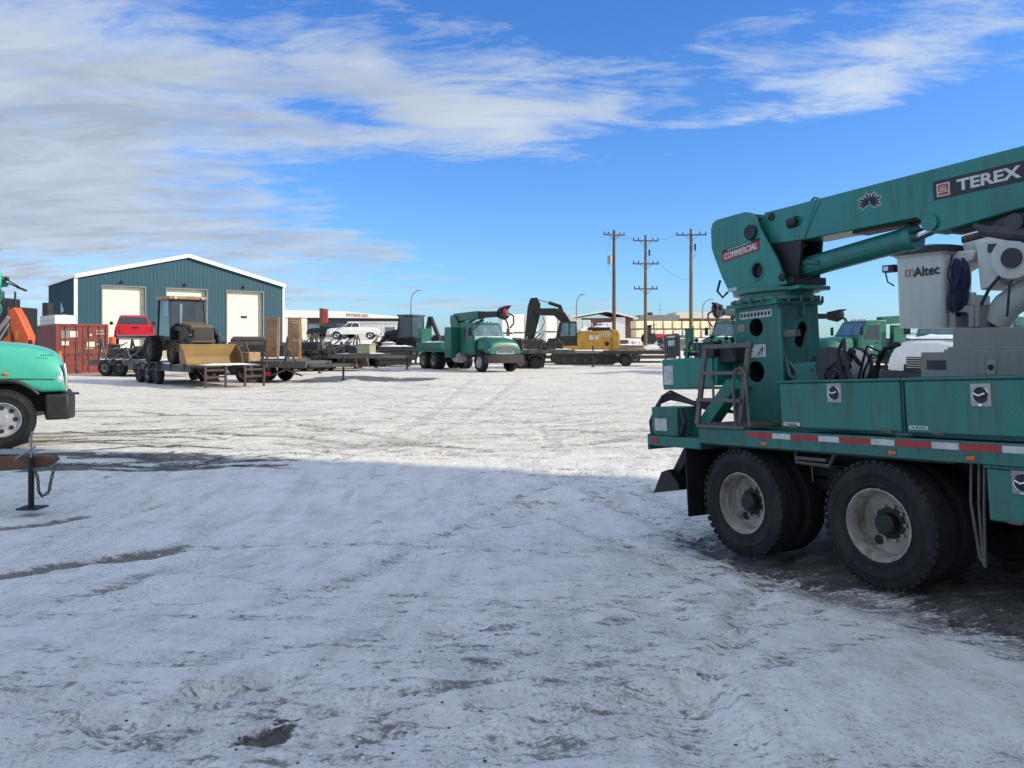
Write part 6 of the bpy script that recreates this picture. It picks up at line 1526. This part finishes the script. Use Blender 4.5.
def snow_ground_mat():
    m, nt, b = _nt('packed_snow')
    geo = N(nt, 'ShaderNodeNewGeometry'); P_ = geo.outputs['Position']
    ad = N(nt, 'ShaderNodeAttribute', attribute_name='dirt').outputs['Fac']; aw = N(nt, 'ShaderNodeAttribute', attribute_name='wet_shade').outputs['Fac']
    sep = N(nt, 'ShaderNodeSeparateXYZ'); L(nt, P_, sep.inputs[0]); Y = sep.outputs['Y']; X = sep.outputs['X']
    flat = mapping(nt, P_, (1, 1, 0))
    str1 = mapping(nt, P_, (.35, 1.5, 0), (0, 0, .12)); str2 = mapping(nt, P_, (.5, 2.2, 0), (0, 0, -.35)); diag = mapping(nt, P_, (2.4, .55, 0), (0, 0, .75))
    nb = noise_n(nt, flat, .35, 5, .6); nm = noise_n(nt, flat, 1.6, 7, .65, .4); nf = noise_n(nt, flat, 9, 6, .7); nv = noise_n(nt, flat, 38, 4, .7)
    s1 = noise_n(nt, str1, 1.3, 9, .72, .6); s2 = noise_n(nt, str2, 2.2, 8, .7, .8); s3 = noise_n(nt, diag, 1.2, 8, .68, .5)
    far = N(nt, 'ShaderNodeMapRange'); L(nt, Y, far.inputs[0]); far.inputs[1].default_value = 11.5; far.inputs[2].default_value = 14.5   # churned lot beyond the shade; sunlit warmth is painted into its snow colour
    far = far.outputs[0]
    far2 = N(nt, 'ShaderNodeMapRange'); L(nt, Y, far2.inputs[0]); far2.inputs[1].default_value = 40; far2.inputs[2].default_value = 70; far2.inputs[3].default_value = 1; far2.inputs[4].default_value = .35; far2 = far2.outputs[0]
    # compacted, slightly soiled snow
    c_near = math_n(nt, 'ADD', math_n(nt, 'MULTIPLY', s3, .6), math_n(nt, 'MULTIPLY', nm, .4))
    c_near = ramp(nt, c_near, [(.47, 0), (.62, .8)])
    c_far = math_n(nt, 'ADD', math_n(nt, 'MULTIPLY', s1, .55), math_n(nt, 'MULTIPLY', s2, .45))
    c_far = math_n(nt, 'MULTIPLY', ramp(nt, c_far, [(.42, 0), (.56, 1)]), far2)
    comp = mix_n(nt, far, c_near, c_far)
    n22 = noise_n(nt, flat, 22, 5, .75, .3); n4 = noise_n(nt, mapping(nt, P_, (1, 1, 0), (0, 0, .5), (5, 9, 0)), 4.2, 8, .72, .5)
    comp = mix_n(nt, .35, comp, ramp(nt, n4, [(.40, 0), (.62, 1)]))
    colr = mix_n(nt, comp, mix_n(nt, far, (.90, .875, .84), (.95, .90, .79)), mix_n(nt, far, (.60, .58, .555), (.70, .655, .57)))  # snow colour mixed warmer and lighter beyond the shade, as sunlight
    s4 = noise_n(nt, mapping(nt, P_, (1.6, 6.5, 0), (0, 0, .06)), 1.5, 9, .78, .7); s5 = noise_n(nt, mapping(nt, P_, (1.2, 4.5, 0), (0, 0, -.5)), 1.4, 9, .78, .9)
    thin = math_n(nt, 'MAXIMUM', ramp(nt, s4, [(.56, 0), (.63, 1)]), ramp(nt, s5, [(.58, 0), (.65, .9)]))
    thin = math_n(nt, 'MULTIPLY', math_n(nt, 'MULTIPLY', thin, ramp(nt, nm, [(.36, .25), (.58, 1)])), math_n(nt, 'ADD', math_n(nt, 'MULTIPLY', far, .62), .16))
    crumb = math_n(nt, 'MULTIPLY', math_n(nt, 'MULTIPLY', ramp(nt, math_n(nt, 'ADD', math_n(nt, 'MULTIPLY', nf, .5), math_n(nt, 'MULTIPLY', n4, .5)), [(.53, 0), (.60, 1)]), far), .40)
    colr = mix_n(nt, crumb, colr, (.44, .385, .30))
    colr = mix_n(nt, math_n(nt, 'MULTIPLY', thin, far2), colr, (.25, .215, .165))
    # soiled zones, large and soft, broken by fine grit
    rn = N(nt, 'ShaderNodeTexNoise', noise_type='RIDGED_MULTIFRACTAL'); rn.inputs['Scale'].default_value = 5.5; rn.inputs['Detail'].default_value = 6; rn.inputs['Roughness'].default_value = .55; L(nt, diag, rn.inputs['Vector']); rdg = rn.outputs['Fac']
    zone = ramp(nt, math_n(nt, 'ADD', math_n(nt, 'MULTIPLY', s3, .55), math_n(nt, 'MULTIPLY', nb, .45)), [(.44, 0), (.60, 1)])
    gr = ramp(nt, math_n(nt, 'ADD', math_n(nt, 'MULTIPLY', nv, .5), math_n(nt, 'MULTIPLY', n22, .5)), [(.52, 0), (.58, 1)])
    grit = math_n(nt, 'MULTIPLY', gr, math_n(nt, 'ADD', math_n(nt, 'MULTIPLY', zone, .85), .15))
    colr = mix_n(nt, math_n(nt, 'MULTIPLY', grit, .85), colr, (.25, .215, .165))
    # dirty patches showing through
    d1 = math_n(nt, 'MULTIPLY', ramp(nt, math_n(nt, 'ADD', math_n(nt, 'MULTIPLY', n4, .55), math_n(nt, 'MULTIPLY', s2, .45)), [(.53, 0), (.62, 1)]), ramp(nt, n22, [(.38, 0), (.56, 1)]))
    d1 = math_n(nt, 'MULTIPLY', d1, math_n(nt, 'ADD', math_n(nt, 'MULTIPLY', far, .60), math_n(nt, 'MULTIPLY', zone, .50)), True)
    colr = mix_n(nt, math_n(nt, 'MULTIPLY', d1, math_n(nt, 'MULTIPLY', far2, .85)), colr, (.24, .20, .15))
    sc = math_n(nt, 'MULTIPLY', ramp(nt, noise_n(nt, diag, 7, 7, .78, .2), [(.60, 0), (.64, 1)]), ramp(nt, nm, [(.44, 0), (.6, 1)]))
    colr = mix_n(nt, math_n(nt, 'MULTIPLY', sc, .6), colr, (.20, .165, .12))
    # tracks: attribute broken up by noise
    brk = math_n(nt, 'ADD', math_n(nt, 'MULTIPLY', n22, .55), math_n(nt, 'ADD', math_n(nt, 'MULTIPLY', n4, .45), math_n(nt, 'MULTIPLY', s4, .80)))
    brk = math_n(nt, 'SUBTRACT', .9, brk)
    tk = math_n(nt, 'ADD', math_n(nt, 'MULTIPLY', math_n(nt, 'MINIMUM', ad, 1.25), 1.05), math_n(nt, 'SUBTRACT', math_n(nt, 'MULTIPLY', brk, 5.5), .42))
    tk = math_n(nt, 'MULTIPLY', ramp(nt, tk, [(.0, 0), (.60, 1)]), ramp(nt, ad, [(.02, 0), (.2, 1)]))
    colr = mix_n(nt, math_n(nt, 'MULTIPLY', tk, .85), colr, mix_n(nt, nf, (.05, .045, .038), (.20, .18, .155)))
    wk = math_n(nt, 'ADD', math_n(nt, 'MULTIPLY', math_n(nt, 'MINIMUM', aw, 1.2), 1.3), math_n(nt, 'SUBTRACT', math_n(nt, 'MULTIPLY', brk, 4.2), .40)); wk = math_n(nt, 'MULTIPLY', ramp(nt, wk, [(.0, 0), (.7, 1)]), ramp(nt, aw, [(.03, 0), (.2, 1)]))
    colr = mix_n(nt, math_n(nt, 'MULTIPLY', wk, .93), colr, mix_n(nt, ramp(nt, n4, [(.35, 0), (.65, 1)]), (.045, .042, .037), (.19, .178, .158)))  # wet soil colours, deepened to carry the shade around the wheels
    L(nt, colr, b.inputs['Base Color'])
    ro = math_n(nt, 'SUBTRACT', .80, math_n(nt, 'ADD', math_n(nt, 'MULTIPLY', wk, .15), math_n(nt, 'MULTIPLY', comp, .22)), True); L(nt, ro, b.inputs['Roughness'])
    b.inputs['Specular IOR Level'].default_value = .35
    h = math_n(nt, 'ADD', math_n(nt, 'ADD', math_n(nt, 'MULTIPLY', rdg, .10), math_n(nt, 'MULTIPLY', n4, .35)), math_n(nt, 'ADD', math_n(nt, 'MULTIPLY', nv, .17), math_n(nt, 'MULTIPLY', n22, .30))); h = math_n(nt, 'ADD', h, math_n(nt, 'MULTIPLY', nm, .30)); hf = math_n(nt, 'MULTIPLY', math_n(nt, 'ADD', math_n(nt, 'MULTIPLY', s1, 1.6), math_n(nt, 'ADD', math_n(nt, 'MULTIPLY', s2, 1.3), math_n(nt, 'ADD', math_n(nt, 'MULTIPLY', n4, 1.1), math_n(nt, 'MULTIPLY', nf, .9)))), math_n(nt, 'MULTIPLY', far, .5))
    h = math_n(nt, 'MULTIPLY', math_n(nt, 'ADD', h, hf), math_n(nt, 'SUBTRACT', 1, math_n(nt, 'MULTIPLY', wk, .6)))
    bn = N(nt, 'ShaderNodeBump'); bn.inputs['Strength'].default_value = 1.0; bn.inputs['Distance'].default_value = .07; L(nt, h, bn.inputs['Height']); L(nt, bn.outputs[0], b.inputs['Normal'])
    return m
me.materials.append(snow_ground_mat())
# loose clods and chunks of snow on the surface: nobody could count them
random.seed(33); m = MB()
for i in range(160):
    px, py = random.uniform(-40, 1060), random.choice((random.uniform(470, 768), random.uniform(470, 768), random.uniform(395, 470)))
    if px > 690 and py < 600: continue
    x, y = g2(px, py); r = random.uniform(.004, .009) * (1 if y < 8 else 1.7); m.ball((x, y, gz(x, y) + r * .4), r, 6, (random.uniform(.8, 1.7), random.uniform(.8, 1.4), random.uniform(.5, .9)))
o = m.build('snow_clods', SNOWM, None); o['kind'] = 'stuff'; tag(o, 'loose little lumps of snow scattered over the packed yard', 'snow lumps')
m = MB()
for i in range(70):
    px, py = random.gauss(random.choice((280, 420, 560, 690)), 110), random.uniform(560, 768); x, y = g2(px, py); r = random.uniform(.003, .008); m.ball((x, y, gz(x, y) + r * .3), r, 6, (1.3, 1, .6))
o = m.build('gravel_bits', DKMET, None); o['kind'] = 'stuff'; tag(o, 'dark gravel bits pressed into the shaded snow', 'gravel')

# ================================================================== sky, sun, camera
world = bpy.data.worlds.new('World'); scene.world = world; world.use_nodes = True
nt = world.node_tree; bg = nt.nodes['Background']; bg.inputs['Strength'].default_value = .135
sky = N(nt, 'ShaderNodeTexSky', sky_type='NISHITA'); sky.sun_disc = False; sky.sun_elevation = R(ELEV); sky.sun_rotation = math.atan2(SUN.x, SUN.y)
sky.air_density = 1.0; sky.dust_density = .4; sky.ozone_density = 2.0
V = N(nt, 'ShaderNodeTexCoord').outputs['Generated']
sp = N(nt, 'ShaderNodeSeparateXYZ'); L(nt, V, sp.inputs[0])
zc = math_n(nt, 'MAXIMUM', sp.outputs[2], 0.0)
dv = math_n(nt, 'ADD', zc, .13)
cb = N(nt, 'ShaderNodeCombineXYZ'); L(nt, math_n(nt, 'DIVIDE', sp.outputs[0], dv), cb.inputs[0]); L(nt, math_n(nt, 'DIVIDE', sp.outputs[1], dv), cb.inputs[1])
pl = cb.outputs[0]
cn = noise_n(nt, mapping(nt, pl, (.75, 1.05, 1), (0, 0, .45), (3.1, 1.7, 0)), 1.15, 10, .60, .35)
cn2 = noise_n(nt, mapping(nt, pl, (1.2, 2.7, 1), (0, 0, -.28)), 2.1, 12, .70, .35)
dens = math_n(nt, 'ADD', math_n(nt, 'MULTIPLY', cn, .85), math_n(nt, 'MULTIPLY', cn2, .75)); dens = math_n(nt, 'SUBTRACT', dens, .30)
def dirv(px, py): return Vector(((px - 512) / F_PX, 1, (HOR - py) / F_PX)).normalized()
def blob(px, py, rx, ry, amp, rot=0):
    """an elliptical bias around a direction of the sky (tangent-plane coordinates)"""
    d = dirv(px, py); r_ = Vector((d.y, -d.x, 0)).normalized(); u_ = r_.cross(d)
    a = cos(rot) * r_ + sin(rot) * u_; b = -sin(rot) * r_ + cos(rot) * u_
    def dt(vv, sc):
        n = N(nt, 'ShaderNodeVectorMath', operation='DOT_PRODUCT'); L(nt, V, n.inputs[0]); n.inputs[1].default_value = vv
        return math_n(nt, 'MULTIPLY', n.outputs['Value'], 1 / sc)
    ax = dt(a, rx / F_PX); bx_ = dt(b, ry / F_PX)
    q = math_n(nt, 'ADD', math_n(nt, 'MULTIPLY', ax, ax), math_n(nt, 'MULTIPLY', bx_, bx_))
    front = N(nt, 'ShaderNodeVectorMath', operation='DOT_PRODUCT'); L(nt, V, front.inputs[0]); front.inputs[1].default_value = d
    e = math_n(nt, 'EXPONENT', math_n(nt, 'MULTIPLY', q, -1))
    return math_n(nt, 'MULTIPLY', math_n(nt, 'MULTIPLY', e, math_n(nt, 'GREATER_THAN', front.outputs['Value'], 0)), amp)
tot = None
for bl in ((-60, 130, 330, 130, .24), (40, 215, 300, 60, .27), (650, 50, 110, 60, -.07), (180, 30, 330, 75, .11), (400, 70, 210, 60, .10), (490, 130, 110, 32, .17), (250, 140, 80, 28, -.05), (860, 85, 90, 26, .15, R(22)), (700, 60, 260, 45, .035, R(12)), (980, 60, 60, 60, -.06), (390, 252, 45, 14, .15),
           (470, 215, 230, 60, -.16), (720, 200, 400, 70, -.20), (330, 110, 90, 16, -.07, R(-8)), (560, 20, 60, 30, -.03), (940, 150, 160, 50, -.12), (120, 176, 120, 10, -.05)):
    v = blob(*bl); tot = v if tot is None else math_n(nt, 'ADD', tot, v)
dens = math_n(nt, 'ADD', dens, tot)
cloud = ramp(nt, dens, [(.515, 0), (.59, .28), (.67, .66), (.80, .95)])
# thickness shading: denser parts greyer, thin parts whiter; warmer-white towards the sun side
shade = ramp(nt, dens, [(.55, 1), (.80, 0)])
nn = noise_n(nt, mapping(nt, pl, (1.0, 2.2, 1), (0, 0, -.2), (7, 2, 0)), 1.7, 10, .68, .4)
ccol = mix_n(nt, math_n(nt, 'ADD', math_n(nt, 'MULTIPLY', shade, .35), math_n(nt, 'MULTIPLY', ramp(nt, nn, [(.38, 0), (.62, 1)]), .65)), (2.95, 3.45, 4.25), (4.9, 5.5, 6.2))
ccol = mix_n(nt, blob(840, 90, 260, 90, 1), ccol, (5.0, 5.75, 6.5))
ccol = mix_n(nt, blob(500, 130, 110, 60, .6), ccol, (4.8, 5.5, 6.3))
elv = N(nt, 'ShaderNodeMapRange'); L(nt, zc, elv.inputs[0]); elv.inputs[1].default_value = 0; elv.inputs[2].default_value = .42
skyc = mix_n(nt, 1.0, sky.outputs[0], mix_n(nt, elv.outputs[0], (.62, .98, 1.5), (.46, .90, 1.55)), 'MULTIPLY')
# unseen bright overcast added overhead and behind the viewpoint to lift shaded snow
bh = math_n(nt, 'ADD', math_n(nt, 'MULTIPLY', sp.outputs[1], -1.0), math_n(nt, 'MULTIPLY', zc, 1.25))
bh = N(nt, 'ShaderNodeMapRange', interpolation_type='SMOOTHSTEP') if False else ramp(nt, math_n(nt, 'ADD', bh, math_n(nt, 'MULTIPLY', math_n(nt, 'SUBTRACT', cn, .5), .5)), [(.05, 0), (.55, .9)])
cloud = math_n(nt, 'MAXIMUM', cloud, bh)
ccol = mix_n(nt, bh, ccol, (5.2, 5.95, 7.4))
fin = mix_n(nt, cloud, skyc, ccol)
L(nt, fin, bg.inputs[0])

sl = bpy.data.lights.new('sun', 'SUN'); sl.energy = 5.0; sl.angle = R(.5); sl.color = (1, .91, .74)
so = bpy.data.objects.new('sun', sl); col.objects.link(so)
sd = Vector((SUN.x * cos(R(ELEV)), SUN.y * cos(R(ELEV)), sin(R(ELEV))))
so.rotation_euler = sd.to_track_quat('Z', 'Y').to_euler(); so.location = (20, -5, 30)
cam = bpy.data.cameras.new('camera'); co = bpy.data.objects.new('camera', cam); col.objects.link(co)
co.location = (0, 0, CAMZ); co.rotation_euler = (pi / 2, 0, 0); cam.sensor_width = 36; cam.lens = F_PX / 1024 * 36; cam.shift_y = -(384 - HOR) / 1024; cam.clip_end = 9000; cam.clip_start = .05
scene.camera = co
scene.view_settings.view_transform = 'Standard'; scene.view_settings.look = 'None'; scene.view_settings.exposure = 0
scene.render.engine = 'CYCLES'
